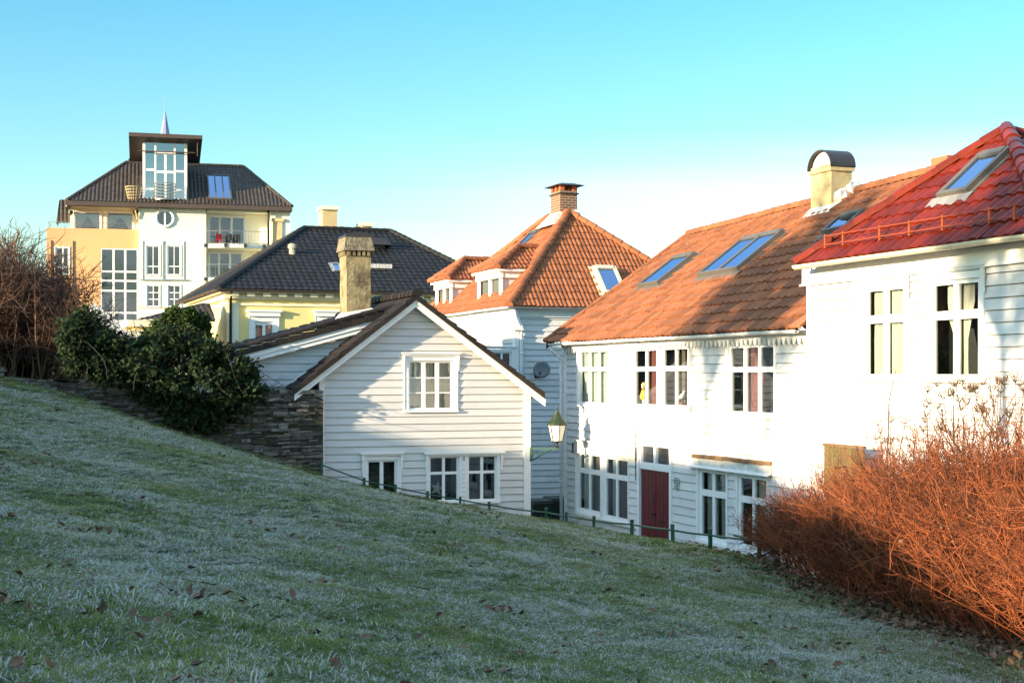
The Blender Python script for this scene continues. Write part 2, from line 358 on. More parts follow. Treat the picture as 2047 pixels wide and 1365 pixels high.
def tiles(A, B, C_, D, w=.25, l=.34, amp=.035, step=.035, sub=6, mb=None, sharp=False, inv=False):
    """pantile covering of the plane A,B (eave) C,D (top): waves across, lapped courses up the slope"""
    A, B, C_, D = map(Vector, (A, B, C_, D)); mb = mb or MB()
    e = (B-A).normalized(); wv = D-A; u = (wv-e*wv.dot(e)).normalized(); n = e.cross(u)
    S = wv.dot(u); a0, a1 = 0., (B-A).length; d0, d1 = wv.dot(e), (C_-A).dot(e)
    rows = max(1, round(S/l)); l = S/rows
    def lim(s): t = s/S; return a0+(d0-a0)*t, a1+(d1-a1)*t
    lo, hi = min(a0, d0), max(a1, d1); k0, k1 = math.floor(lo/w), math.ceil(hi/w)
    def prof(t):
        if sharp: return 1-abs(2*t-1)**1.6
        q = .5-.5*math.cos(2*math.pi*t); return q**.8 if not inv else q
    for i in range(rows):
        s0, s1 = i*l, (i+1)*l; L0, H0 = lim(s0); L1, H1 = lim(s1)
        for k in range(k0, k1):
            if (k+1)*w < min(L0, L1) or k*w > max(H0, H1): continue
            tone = random.random(); dz = random.uniform(-.010, .010); ds = random.uniform(-.016, .016)*(1 if random.random() < .94 else 2.6); tone = tone if random.random() < .93 else random.choice((-.4, 1.3))
            bot, top, und = [], [], []
            for j in range(sub+1):
                x = (k+j/sub)*w; h = amp*prof(j/sub)
                xb = min(max(x, L0), H0); xt = min(max(x, L1), H1)
                bot.append(A+e*xb+u*(s0-.02+ds)+n*(h+step+dz)); top.append(A+e*xt+u*(s1+.01)+n*(h+.002)); und.append(A+e*xb+u*(s0-.018+ds)+n*(h-.012))
            for j in range(sub):
                if (bot[j+1]-bot[j]).length < 1e-5 and (top[j+1]-top[j]).length < 1e-5: continue
                mb.face((bot[j], bot[j+1], top[j+1], top[j]), tone)
                mb.face((und[j], und[j+1], bot[j+1], bot[j]), tone)
    return mb
def caps(p, q, r=.11, l=.36, mb=None, lift=.02, n=8):
    """overlapping half-round ridge tiles from p (low) to q"""
    p, q = Vector(p), Vector(q); mb = mb or MB(); d = q-p; N = max(1, round(d.length/l)); t = d.normalized()
    side = t.cross(Vector((0,0,1))).normalized(); up = side.cross(t).normalized()
    for i in range(N):
        a = p+d*(i/N)-t*.03; b_ = p+d*((i+1)/N)+t*.02; tone = random.random(); ra, rb = r*1.1, r*.93; z = random.uniform(-.006,.006)
        RA = [a+(side*math.cos(th)*ra+up*(math.sin(th)*ra+lift+z)) for th in np.linspace(-.35, math.pi+.35, n)]
        RB = [b_+(side*math.cos(th)*rb+up*(math.sin(th)*rb+lift+z)) for th in np.linspace(-.35, math.pi+.35, n)]
        for k in range(n-1): mb.face((RA[k], RB[k], RB[k+1], RA[k+1]), tone)
        mb.face(RA, tone)
    return mb
def verge(mb, p, q, y0, h, th=.06, l=.34):
    """stepped ends of the tile courses along a gable edge"""
    p, q = Vector(p), Vector(q); N = max(1, round((q-p).length/l)); Y = Vector((0, th, 0))
    for i in range(N):
        a, b = p.lerp(q, i/N), p.lerp(q, (i+1)/N); r = random.random(); j = random.uniform(-.01, .01); o = Vector((0, y0+j-p.y, 0)); up0, up1, dn = Vector((0,0,.055+j)), Vector((0,0,.012)), Vector((0,0,-h))
        f0 = [a+o+dn, b+o+dn, b+o+up1, a+o+up0]; mb.hexa(f0, [v+Y for v in f0], r)
def beam(mb, p, q, down, thick, push=0.):
    """raking board: top edge p->q, hanging down, thick along +y"""
    p, q = Vector(p), Vector(q); y = Vector((0, thick, 0)); o = Vector((0, push, 0)); dn = Vector((0,0,-down))
    mb.hexa([p+o+dn, q+o+dn, q+o, p+o], [p+o+dn+y, q+o+dn+y, q+o+y, p+o+y])
def gutter(b, p, q, mat, r=.06, name='gutter'):
    p, q = Vector(p), Vector(q); mb = MB(); t = (q-p).normalized(); s = Vector((t.y, -t.x, 0)).normalized(); n = 7
    N = max(2, int((q-p).length/1.5)); rings = []
    for i in range(N+1):
        c = p.lerp(q, i/N)+Vector((0,0,random.uniform(-.008,.008)))
        rings.append([c+s*math.cos(a)*r+Vector((0,0,math.sin(a)*r)) for a in np.linspace(math.pi, 2*math.pi, n)]+[c+s*math.cos(a)*r*.88+Vector((0,0,math.sin(a)*r*.85)) for a in np.linspace(2*math.pi, math.pi, n)])
    for A_, B_ in zip(rings, rings[1:]):
        for k in range(2*n): mb.face((A_[k], A_[(k+1) % (2*n)], B_[(k+1) % (2*n)], B_[k]))
    mb.face(rings[0]); mb.face(rings[-1][::-1])
    for i in range(1, N):   # straps
        c = p.lerp(q, (i-.3)/N); mb.tube([c+s*math.cos(a)*(r+.006)+Vector((0,0,math.sin(a)*(r+.006))) for a in np.linspace(math.pi, 2*math.pi, 6)], .009, 4)
    return mb.build(name, mat, b.root)
def skylight(b, rp, e0, e1, s0, s1, mat, split=1, h=.10, fr=.07, apron=True, gm=None, ap_mat=None):
    m = MB(rp.T)
    m.box(e0, s0, 0, e0+fr, s1, h); m.box(e1-fr, s0, 0, e1, s1, h); m.box(e0+fr, s0, 0, e1-fr, s0+fr, h-.002); m.box(e0+fr, s1-fr*1.4, 0, e1-fr, s1, h+.02)
    for i in range(1, split):
        c = e0+(e1-e0)*i/split; m.box(c-fr*.6, s0+fr, 0, c+fr*.6, s1-fr*1.4, h-.004)
    m.box(e0-.10, s0-.02, .0, e0, s1+.05, .055); m.box(e1, s0-.02, .0, e1+.10, s1+.05, .055); m.box(e0-.10, s1+.001, 0, e1+.10, s1+.10, .06)
    o = m.build('skylight', mat, b.root)
    g = MB(rp.T); g.face(((e0+fr, s0+fr, h-.03), (e1-fr, s0+fr, h-.03), (e1-fr, s1-fr, h-.03), (e0+fr, s1-fr, h-.03))); g.build('pane', gm or GLASSS, o)
    k = MB(rp.T); k.face(((e0+fr, s0+fr, .02), (e1-fr, s0+fr, .02), (e1-fr, s1-fr, .02), (e0+fr, s1-fr, .02))); k.build('dim_backing', DARK, o)  # dark sheet stands in for the dim room under the pane
    if apron:
        a = MB(rp.T); n = 16; W = e1-e0+.3
        for i in range(n):
            xa, xb = e0-.15+W*i/n, e0-.15+W*(i+1)/n; za, zb = .045+.02*math.sin(i*1.6), .045+.02*math.sin((i+1)*1.6); dl = -.22-.03*math.sin(i*.8)
            a.face(((xa, s0+dl, za), (xb, s0-.22-.03*math.sin((i+1)*.8), zb), (xb, s0-.001, .07), (xa, s0-.001, .07)))
        a.build('flashing', ap_mat or SKYFRAME, o, True)
    return o
def downpipe(b, pts, r, mat): 
    m = MB(); m.tube(pts, r, 8)
    P = [Vector(p) for p in pts]
    a, c = P[-2], P[-1]
    for t in (.1, .4, .7, .95): q = a.lerp(c, t); m.tube([q, q+Vector((0,0,.04))], r*1.25, 8)
    return m.build('downpipe', mat, b.root, True)
def rail(b, pts, h, nb, mat, name='railing', bars=True, mids=0, rad=.02):
    m = MB(); up = Vector((0,0,h)); P = [Vector(p) for p in pts]
    m.tube([p+up for p in P], rad*1.3, 5)
    for k in range(mids): m.tube([p+up*((k+1)/(mids+1)) for p in P], rad*.7, 4)
    for p in P[::1] if bars is not True else (): m.tube([p, p+up], rad, 4)
    if bars is True:
        m.tube([p+Vector((0,0,.08)) for p in P], rad, 4)
        for p, q in zip(P, P[1:]):
            n = max(1, int((q-p).length/nb))
            for i in range(n+1): c = p.lerp(q, i/n); m.tube([c, c+up], rad*.55, 4)
    return m.build(name, mat, b.root)

# ================================================================== THE SMALL WHITE HOUSE
gdir = Vector((math.cos(R(20)), math.sin(R(20)), 0)); udir = Vector((-math.sin(R(20)), math.cos(R(20)), 0))
sh = Bld('white_cottage', 1058, 38.2, -4.5, 20, 'small white clapboard cottage with its gable to the lawn and a mossy stone chimney', 'house')
f = sh.f
xL = f.P(640, 900).x; xR = 0.
apx = f.P(831, 592, -.28); le = f.P(590, 778, -.28); re = f.P(1084, 786, -.28)
sl = (apx.z-le.z)/(apx.x-le.x); sr = (apx.z-re.z)/(re.x-apx.x)
def zl(x): return le.z+sl*(x-le.x)-.10
def zr(x): return re.z+sr*(re.x-x)-.10
top = apx.z-.10
holes = []
wu = f.rect(816, 905, 721, 819); wd = f.rect(733, 793, 919, 990); wa = f.rect(857, 917, 911, 1003); wb = f.rect(934, 993, 909, 1001)
holes = [wu, wd, wa, wb]
zs = max(zl(xL), zr(xR))
def XL(z): return xL if z < zl(xL) else le.x+(z+.10-le.z)/sl
def XR(z): return xR if z < zr(xR) else re.x-(z+.10-re.z)/sr
m = MB(); wall(m, xL, xR, .5, top, holes, sp=.185, xl=XL, xr=XR, kinks=(zl(xL), zr(xR)), sag=.012)
m.face(((xL, 0, .5), (xL, 7, .5), (xL, 7, zl(xL)), (xL, 0, zl(xL)))); m.face(((xR, 0, 0), (xR, 7, 0), (xR, 7, zr(xR)), (xR, 0, zr(xR))))
m.face(((xL, 7, 0), (xR, 7, 0), (xR, 7, zr(xR)), (apx.x, 7, top), (xL, 7, zl(xL))))
m.build('wall', WHITE2, sh.root)
m = MB(); m.box(xL-.03, -.035, .5, xL+.10, .1, zl(xL)); m.build('corner_board', TRIM, sh.root); m = MB(); m.box(xR-.16, -.035, 0, xR+.03, .1, zr(xR)+.02); m.build('corner_board', TRIM, sh.root)
window(sh, f, wu, 3, (1, 1, 1), head=.07, bracket=True, mull=.10, rail=.03, curtain=[('span', CURT, 0, .30), ('span', CURTY, .36, .62), ('span', CURTY, .66, 1.02)], case=.11)
window(sh, f, wd, 2, (1,), head=.08, bracket=True, mull=.09, sill=0, case=.09)
window(sh, f, wa, 2, (.64, .36), head=.0, mull=.075, rail=.07, case=.06)
window(sh, f, wb, 2, (.64, .36), head=.0, mull=.075, rail=.07, case=.06, curtain=[('half', CURTB, .2)])
m = MB(); hx0, hx1, hz = f.P(850, 905).x, f.P(1004, 905).x, f.P(930, 905).z   # common cornice with brackets over the pair
m.box(hx0, -.07, hz-.07, hx1, .02, hz-.02); m.box(hx0-.05, -.12, hz-.02, hx1+.05, .02, hz+.025)
for xx in (hx0, hx1-.06):
    for k in range(4): m.box(xx, -.09+.018*k, hz-.17-.09*k, xx+.06, -.022, hz-.08-.09*k)
mid = (wa[1]+wb[0])/2
for k in range(9): m.box(mid-.045, -.045, wa[2]+.02+k*.115, mid+.045, .01, wa[2]+.12+k*.115)
m.build('window_cornice', TRIM, sh.root)
# main roof
yb_ = 7.2
rt = MB()
tiles((le.x, yb_, le.z), (le.x, -.28, le.z), (apx.x, -.28, apx.z), (apx.x, yb_, apx.z), mb=rt)
tiles((re.x, -.28, re.z), (re.x, yb_, re.z), (apx.x, yb_, apx.z), (apx.x, -.28, apx.z), mb=rt)
caps((apx.x, -.36, apx.z+.03), (apx.x, yb_, apx.z+.03), mb=rt, r=.13)
verge(rt, (le.x-.04, -.28, le.z-.01), (apx.x, -.28, apx.z+.02), -.37, .12); verge(rt, (re.x+.04, -.28, re.z-.01), (apx.x, -.28, apx.z+.02), -.372, .12)
rt.build('roof', TDARK, sh.root)
m = MB()
beam(m, (le.x-.02, -.30, le.z-.11), (apx.x, -.30, apx.z-.11), .17, .05); beam(m, (le.x-.02, -.33, le.z-.10), (apx.x, -.33, apx.z-.10), .08, .04)
beam(m, (re.x+.08, -.30, re.z-.17), (apx.x+.003, -.301, apx.z-.11), .17, .05); beam(m, (re.x+.08, -.33, re.z-.16), (apx.x+.003, -.331, apx.z-.10), .08, .04)
m.face(((le.x, -.28, le.z-.09), (apx.x, -.28, apx.z-.09), (apx.x, .02, apx.z-.09), (le.x, .02, le.z-.09))); m.face(((re.x, -.28, re.z-.09), (re.x, .02, re.z-.09), (apx.x, .02, apx.z-.09), (apx.x, -.28, apx.z-.09)))
m.build('barge_board', TRIM, sh.root)
gutter(sh, (re.x+.07, .0, re.z-.06), (re.x+.07, yb_, re.z-.06), DARKMET)
gutter(sh, (le.x-.07, yb_, le.z-.06), (le.x-.07, -.2, le.z-.06), DARKMET)
# lean-to wing behind, with its own low roof rising to the ridge
ye = .60
et = f.P(806, 614, ye); eb = f.P(418, 716, ye); es = (et.z-eb.z)/(et.x-eb.x)
def zE(x): return eb.z+es*(x-eb.x)
ridx = apx.x-.05; rz_ = zE(ridx)
rt = MB(); tiles((eb.x, yb_, eb.z), (eb.x, ye, eb.z), (ridx, ye, rz_), (ridx, yb_, rz_), mb=rt, step=.05)
caps((ridx, ye+.1, rz_+.03), (ridx, yb_, rz_+.03), mb=rt, r=.13); caps((eb.x, ye+.05, eb.z+.05), (ridx-.1, ye+.05, rz_+.04), mb=rt, r=.07, l=.34)
verge(rt, (eb.x, ye, eb.z-.02), (et.x+.3, ye, zE(et.x+.3)-.02), ye-.07, .12)
m2 = rt.build('wing_roof', TDARK, sh.root)
m = MB(); xe0 = eb.x+.55
wall(m, xe0, ridx-.1, 3.2, rz_-.1, (), y=ye+.22, sp=.2, xl=lambda z: max(xe0, eb.x+(z+.12-eb.z)/es), xr=lambda z: ridx-.1, kinks=(zE(xe0)-.12,))
m.face(((xe0, ye+.22, 3.0), (xe0, yb_, 3.0), (xe0, yb_, zE(xe0)-.1), (xe0, ye+.22, zE(xe0)-.1)))
m.build('wing_wall', WHITE2, sh.root)
m = MB(); beam(m, (eb.x+.3, ye, zE(eb.x+.3)-.15), (et.x+.1, ye, zE(et.x+.1)-.15), .22, .05); beam(m, (eb.x+.3, ye-.03, zE(eb.x+.3)-.145), (et.x+.1, ye-.03, zE(et.x+.1)-.145), .11, .04)
m.face(((eb.x, ye+.05, eb.z-.10), (ridx, ye+.05, rz_-.10), (ridx, ye+.25, rz_-.10), (eb.x, ye+.25, eb.z-.10)))
m.build('wing_barge_board', TRIM, sh.root)
m = MB(); q0 = f.P(583, 770, ye+.17); q1 = f.P(775, 632, ye+.17); m.hexa([q0, q1, q1+Vector((0,.05,0)), q0+Vector((0,.05,0))], [p+Vector((0,0,.09)) for p in (q0, q1, q1+Vector((0,.05,0)), q0+Vector((0,.05,0)))]); m.build('abutment_flashing', TRIM, sh.root)
# chimney
yc = 2.6; c0, c1 = f.P(693, 560, yc).x, f.P(741, 560, yc).x; zt_ = f.P(715, 511, yc).z; ct = f.P(715, 474, yc).z; zz = zE(c0)-.4
m = MB(); W = c1-c0
for k in range(6):
    a, d = zz+(zt_-zz)*k/6, zz+(zt_-zz)*(k+1)/6; j = lambda: random.uniform(-.012, .012)
    m.box(c0+j(), yc+j(), a, c1+j(), yc+W*1.15+j(), d)
ch = m.build('chimney', CONC, sh.root)
m = MB(); n = 5
for k in range(n): 
    xx = c0+W*(k+.5)/n; m.box(xx-.035, yc-.05, zt_+.001, xx+.035, yc+.05, zt_+.13); m.box(xx-.035, yc+W*1.15-.05, zt_+.001, xx+.035, yc+W*1.15+.05, zt_+.13)
for k in range(n):
    yy_ = yc+W*1.15*(k+.5)/n; m.box(c0-.05, yy_-.035, zt_+.001, c0+.05, yy_+.035, zt_+.13); m.box(c1-.05, yy_-.035, zt_+.001, c1+.05, yy_+.035, zt_+.13)
m.build('vent_pier', CONC, ch)
m = MB(); o = .09; i_ = .03; zb2 = zt_+.13
m.hexa([(c0-o, yc-o, zb2), (c1+o, yc-o, zb2), (c1+o, yc+W*1.15+o, zb2), (c0-o, yc+W*1.15+o, zb2)], [(c0-i_, yc-i_, ct), (c1+i_-.02, yc-i_, ct), (c1+i_-.02, yc+W*1.15+i_, ct), (c0-i_, yc+W*1.15+i_, ct)])
m.build('slab_cap', CONC2, ch)
m = MB(); cc = (c0+c1)/2; rr = W/2+.06
arc = [(cc-math.cos(a)*rr, yc-.04, ct+.002+math.sin(a)*.13) for a in np.linspace(0, math.pi, 10)]
m.prism(arc, (0, W*1.15+.1, 0)); m.build('arched_lid', DARKMET, ch)
m = MB(); m.hexa([(c0-.18, yc-.18, zE(c0-.18)+.03), (c1+.18, yc-.18, zE(c1+.18)+.03), (c1+.18, yc+W*1.15+.1, zE(c1+.18)+.03), (c0-.18, yc+W*1.15+.1, zE(c0-.18)+.03)], [(c0-.02, yc-.02, zE(c0)+.2), (c1+.02, yc-.02, zE(c1)+.15), (c1+.02, yc+W*1.15, zE(c1)+.15), (c0-.02, yc+W*1.15, zE(c0)+.2)])
m.build('chimney_flashing', ZINC, ch)

# things in its windows
def star5(name, c, r, T, label):
    m = MB(T); pts = [(c[0]+math.sin(a)*q, c[1], c[2]+math.cos(a)*q) for k in range(10) for a, q in ((math.pi*k/5+.2, r if k % 2 == 0 else r*.4),)]
    fr_, bk = (c[0], c[1]-.05, c[2]), (c[0], c[1]+.05, c[2])
    for k in range(10): m.face((pts[k], fr_, pts[(k+1) % 10])); m.face((pts[(k+1) % 10], bk, pts[k]))
    o = m.build(name, WHITEO); o.matrix_world = sh.M; return tag(o, label, 'star')
p = f.P(874, 976, .16); star5('paper_star', p, .20, f.T, 'white paper star hanging in the left of the paired cottage windows')

# ================================================================== LONG ORANGE-ROOFED HOUSE
lh = Bld('long_house', 1130, 40., -4.5, -70, 'long white house with faded orange tiled roof, skylights and a dark red double door', 'house')
f = lh.f; zc = 4.5
Lx = f.P(1617, 800, -.3).x
ev = f.P(1130, 684, -.32); zev = f.P(1350, 671, -.32).z          # eave height
rl = f.PX(1380, 470, -.32); rr_ = f.P(1880, 342, rl.y)
dep = rl.y
r4a = f.rect(1155, 1202, 902, 1026); r5a = f.rect(1208, 1257, 911, 1041)
W1 = f.rect(1158, 1216, 700, 808); W2a = f.rect(1267, 1315, 697, 812); W2b = f.rect(1324, 1377, 694, 814); W3 = f.rect(1458, 1549, 690, 828)
W6 = f.rect(1398, 1454, 937, 1083); W7 = f.rect(1476, 1536, 948, 1101)
DR = f.rect(1281, 1341, 940, 1100); DT = f.rect(1283, 1341, 893, 934)
DR = (DR[0], DR[1], .1, DR[3]); 
holes = [W1, W2a, W2b, W3, r4a, r5a, W6, W7, (DR[0], DR[1], .1, DT[3])]
m = MB(); wall(m, 0, Lx, 0, zev-.1, holes, sp=.19, sag=.015)
# gable end facing away up the street, and the rear wall
m.face(((0, 0, 0), (0, 2*dep, 0), (0, 2*dep, zev), (0, dep, rl.z-.2), (0, 0, zev-.1))[::-1]); m.face(((0, 2*dep, 0), (Lx, 2*dep, 0), (Lx, 2*dep, zev), (0, 2*dep, zev)))
m.build('wall', WHITE, lh.root)
m = MB(); m.box(-.02, -.035, 0, .13, .1, zev-.1); m.build('corner_board', TRIM, lh.root)
kw = dict(case=.07, mull=.075, rail=.11, sill=.03)
window(lh, f, W1, 3, (.66, .34), curtain=[('full', CURTT)], head=.06, **kw)
window(lh, f, W2a, 2, (.66, .34), curtain=[('span', CURTR, .55, .98), ('span', CURTY, .28, .46)], head=0, **{**kw, 'sill': .04})
window(lh, f, W2b, 2, (.66, .34), curtain=[('span', CURT, .32, .47), ('span', CURTB, .56, .70)], head=0, **kw)
window(lh, f, W3, 3, (.66, .34), curtain=[('span', CURTY, .2, .31), ('span', CURTR, .38, .58), ('span', REDC, .52, .64, .6)], head=.06, **{**kw, 'case': .09, 'mull': .10})
window(lh, f, r4a, 2, (.70, .30), curtain=[('span', CURTT, 0, .45), ('span', CURTB, .6, 1.)], **{**kw, 'case': .06, 'rail': .13, 'frame': .10, 'mull': .11})
window(lh, f, r5a, 2, (.70, .30), curtain=[('span', CURTT, .1, .42), ('span', CURTB, .55, 1.)], **{**kw, 'case': .06, 'rail': .13, 'frame': .10, 'mull': .11})
window(lh, f, W6, 2, (.68, .32), curtain=[('span', CURTT, 0, .5), ('span', CURTT, .6, .95)], **{**kw, 'case': .06, 'rail': .14, 'frame': .10, 'mull': .11})
window(lh, f, W7, 2, (.68, .32), curtain=[('span', CURT, .55, 1.)], **{**kw, 'case': .06, 'rail': .14, 'frame': .10, 'mull': .11})
# trim bands over the pairs of windows, ledges, brackets
m = MB()
x0, x1, z = f.P(1262, 690).x-.05, f.P(1382, 690).x, f.P(1322, 691).z
m.box(x0, -.05, z-.02, x1, .02, z+.10); m.box(x0-.03, -.10, z+.10, x1+.05, .02, z+.14)
zq = f.P(1380, 826).z; m.box(x1-.02, -.08, zq+.05, x1+.05, .01, z+.099); m.box(x1-.02, -.12, zq+.05, x1+.05, .01, zq+.16)
m.build('upper_cornice', TRIM, lh.root)
m = MB(); x0, x1 = f.P(1153, 885).x, f.P(1276, 895).x; z0, z1 = f.P(1215, 912).z, f.P(1215, 887).z
m.box(x0, -.06, z0, x1, .02, z1); m.box(x0-.03, -.10, z1, x1+.03, .02, z1+.03); m.build('lower_band', TRIMOLD, lh.root)
m = MB(); zl_ = r4a[2]-.09; m.box(x0, -.12, zl_-.02, x1-.12, .02, zl_+.025); m.box(x0+.1, -.08, zl_-.16, x0+.16, .0, zl_-.021); m.build('window_ledge', TRIMOLD, lh.root)
m = MB(); x0, x1 = f.P(1388, 907).x, f.P(1546, 930).x; zA = f.P(1466, 918).z
m.box(x0, -.05, zA-.22, x1, .02, zA); m.build('lower_band', TRIMOLD, lh.root)
m = MB(); k = x0
while k < x1-.05: w_ = random.uniform(.12, .4); m.box(k, -.075, zA-.045+random.uniform(-.01,.01), min(k+w_-.01, x1), .02, zA+.04+random.uniform(-.012,.006), random.random()); k += w_
m.build('rotten_board', WOOD, lh.root)
m = MB(); m.hexa([(x0-.15, -.16, zA-.26), (x1, -.16, zA-.26), (x1, .0, zA-.21), (x0-.15, 0, zA-.21)], [(x0-.15, -.16, zA-.24), (x1, -.16, zA-.24), (x1, .0, zA-.19), (x0-.15, 0, zA-.19)]); m.build('drip_ledge', TRIM, lh.root)
m = MB(); m.box(x0+.1, -.10, W6[2]-.13, x1, .02, W6[2]-.07); m.build('window_ledge', TRIMOLD, lh.root)
m = MB(); m.box(f.P(1153, 890).x-.03, -.13, f.P(1153, 905).z, f.P(1153, 890).x+.02, -.1, f.P(1153, 884).z); m.build('iron_bracket', BLACKP, lh.root)
# door with transom
x0, x1, z0, z1 = DR; fr = MB()
fr.box(x0-.11, -.05, .0, x0, .10, DT[3]+.10); fr.box(x1, -.05, 0, x1+.11, .10, DT[3]+.10); fr.box(x0, -.049, DT[3], x1, .1, DT[3]+.10)
fr.box(x0, -.03, z1, x1, .1, DT[2]+.05); cxm = (x0+x1)/2; fr.box(cxm-.06, -.025, DT[2]+.05, cxm+.06, .1, DT[3]); fr.box(x0, -.02, DT[2]+.05, x0+.05, .1, DT[3]); fr.box(x1-.05, -.02, DT[2]+.05, x1, .1, DT[3]); fr.box(x0+.05, -.019, DT[2]+.0501, cxm-.06, .1, DT[2]+.09); fr.box(cxm+.06, -.019, DT[2]+.0501, x1-.05, .1, DT[2]+.09)
fo = fr.build('door_frame', TRIM, lh.root)
g = MB(); g.face(((x0, .04, DT[2]), (x1, .04, DT[2]), (x1, .04, DT[3]), (x0, .04, DT[3]))); g.build('pane', GLASS, fo)
g = MB(); g.box(x0, .05, DT[2], x1, .5, DT[3]); g.build('room_lining', DARK, fo)
d = MB()
for k, (a, c) in enumerate(((x0+.005, cxm-.006), (cxm+.006, x1-.005))):
    d.box(a, .02, z0, c, .07, z1-.005)
    n = 4
    for q in range(n): d.box(a+(c-a)*q/n+.006, .008, z0+.02, a+(c-a)*(q+1)/n-.006, .021, z1-.03)
do = d.build('door', DOORRED, lh.root)
h = MB(); zh = f.P(1313, 1030).z; h.box(cxm-.06, -.01, zh-.02, cxm-.02, .01, zh+.06); h.tube([(cxm-.04, -.01, zh+.02), (cxm-.04, -.06, zh+.02), (cxm-.15, -.06, zh+.02)], .012, 6)
h.tube([(cxm-.03, -.0, zh+.15), (cxm-.03, -.035, zh+.17), (cxm-.03, -.035, zh+.50), (cxm-.03, 0, zh+.52)], .010, 6); h.build('handle', BLACKP, do)
h = MB(); zh2 = f.P(1334, 1045).z; h.box(cxm+.2, -.004, zh2-.03, cxm+.42, .009, zh2+.03); h.build('mail_slot', BLACKP, do)
m = MB(); m.tube([(x0-.13, -.03, z1+.9), (x0-.13, -.09, z1+.86), (x0-.14, -.08, z1+.2), (x0-.14, -.07, z1-.3)], .012, 5); m.build('bell_wire', BLACKP, lh.root)
# number plate
p = f.P(1353, 966, -.03); m = MB(); m.box(p.x-.09, -.045, p.z-.13, p.x+.09, -.02, p.z+.13); o = m.build('number_plate', M('plate_enamel', (.55, .58, .56), rough=.35)); o.matrix_world = lh.M; tag(o, 'small enamel house number plate beside the dark red door', 'number plate')
m = MB(); b_ = .016; X, Z = p.x, p.z
for bx in ((X-.09, Z+.114, X+.09, Z+.13), (X-.09, Z-.13, X+.09, Z-.114), (X-.09, Z-.114, X-.074, Z+.114), (X+.074, Z-.114, X+.09, Z+.114),
           (X-.04, Z+.06, X+.045, Z+.085), (X-.04, Z+.0, X-.015, Z+.06), (X-.015, Z+.0, X+.03, Z+.024), (X+.025, Z-.06, X+.05, Z+.002), (X-.04, Z-.085, X+.03, Z-.06)): m.box(bx[0], -.05, bx[1], bx[2], -.0455, bx[3])
m.build('digit', BLACKP, o)
# eaves: fascia with scalloped dentils, gutter
m = MB(); m.box(-.05, -.10, zev-.14, Lx-.02, .02, zev-.03); m.face(((-.3, -.30, zev-.03), (-.3, 0.1, zev-.03), (Lx, .1, zev-.03), (Lx, -.30, zev-.03)))
k = .05
while k < Lx-.15:
    m.prism([(k+.015, -.12, zev-.14), (k+.085, -.12, zev-.29), (k+.11, -.12, zev-.29), (k+.175, -.12, zev-.14)], (0, .03, 0)); k += .19
m.build('dentil_fascia', TRIM, lh.root)
gutter(lh, (-.25, -.36, zev-.02), (Lx-.35, -.36, zev-.02), TRIM, .065)
downpipe(lh, [(-.20, -.36, zev-.06), (-.20, -.34, zev-.2), (-.12, -.08, zev-.42), (-.10, -.08, zev-.6), (-.10, -.08, .2)], .045, TRIM)
# roof
zA_, zB_ = rl.z, rr_.z; xE = max(rr_.x, Lx)+2.2; zBB = zA_+(zB_-zA_)*(xE-rl.x)/(rr_.x-rl.x)
eA, eB, eC, eD = Vector((-.36, -.40, zev-.0)), Vector((Lx-.05, -.40, zev)), Vector((xE, dep, zA_)), Vector((-.36, dep, zA_))
rt = MB(); tiles(eA, eB, Vector((Lx-.05, dep, zA_)), eD, w=.265, l=.36, amp=.045, step=.042, mb=rt)
# the part that runs on behind the red-roofed neighbour
tB0 = .42; zq = zev+(zA_-zev)*tB0; yq = -.4+(dep+.4)*tB0
tiles((Lx-.05, yq, zq), (xE, yq, zq), (xE, dep, zA_), (Lx-.05, dep, zA_), w=.265, l=.36, amp=.045, step=.042, mb=rt)
tiles((xE, 2*dep+.4, zev), (-.36, 2*dep+.4, zev), (-.36, dep, zA_), (xE, dep, zA_), w=.5, l=.7, mb=rt, sub=4)
caps((-.4, dep, zA_+.02), (xE, dep, zA_+.02), mb=rt, r=.11)
caps((-.38, -.42, zev+.03), (-.38, dep, zA_+.03), mb=rt, r=.075, l=.36)
rt.build('roof', TORANGE2, lh.root)
m = MB(); m.hexa([(-.42, -.40, zev-.16), (-.37, -.40, zev-.16), (-.37, dep, zA_-.16), (-.42, dep, zA_-.16)], [(-.42, -.40, zev+.02), (-.37, -.40, zev+.02), (-.37, dep, zA_+.02), (-.42, dep, zA_+.02)]); m.build('barge_board', BROWNMET, lh.root)
m = MB(); q0 = f.P(1580, 640, -.42); m.hexa([(Lx-.45, -.46, zev+.02), (Lx-.05, -.46, zev+.02), (Lx-.05, .05, zev+.42), (Lx-.12, .05, zev+.42)], [(Lx-.45, -.46, zev+.06), (Lx-.05, -.46, zev+.06), (Lx-.05, .05, zev+.48), (Lx-.12, .05, zev+.48)]); m.build('valley_flashing', M('orange_flashing', (.45, .13, .05), rough=.6), lh.root)
rp = RP(lh, eA, eB, eD)
def skybox(px):
    q = [rp.hit(*p_, .06) for p_ in px]; e = [c[0] for c in q]; s_ = [c[1] for c in q]
    return (e[0]+e[3])/2, (e[1]+e[2])/2, (s_[0]+s_[1])/2, (s_[2]+s_[3])/2
def sky4(bl, px, tr, mat, split=1, **k):      # corners: bottom-left, bottom-right, top-right, top-left
    q = [rp.hit(*p_, .08) for p_ in px]; e0, e1 = (q[0][0]+q[3][0])/2, (q[1][0]+q[2][0])/2; s0, s1 = (q[0][1]+q[1][1])/2, (q[2][1]+q[3][1])/2
    return skylight(lh, rp, e0, e1, s0, s1, mat, split, h=.17, **k)
sky4(lh, [(1283, 576), (1325, 569), (1384, 514), (1342, 521)], 0, SKYFRAME)
sky4(lh, [(1408, 556), (1480, 548), (1562, 477), (1476, 490)], 0, SKYFRAME, 2)
sky4(lh, [(1648, 482), (1700, 474), (1720, 446), (1680, 452)], 0, SKYFRAME)
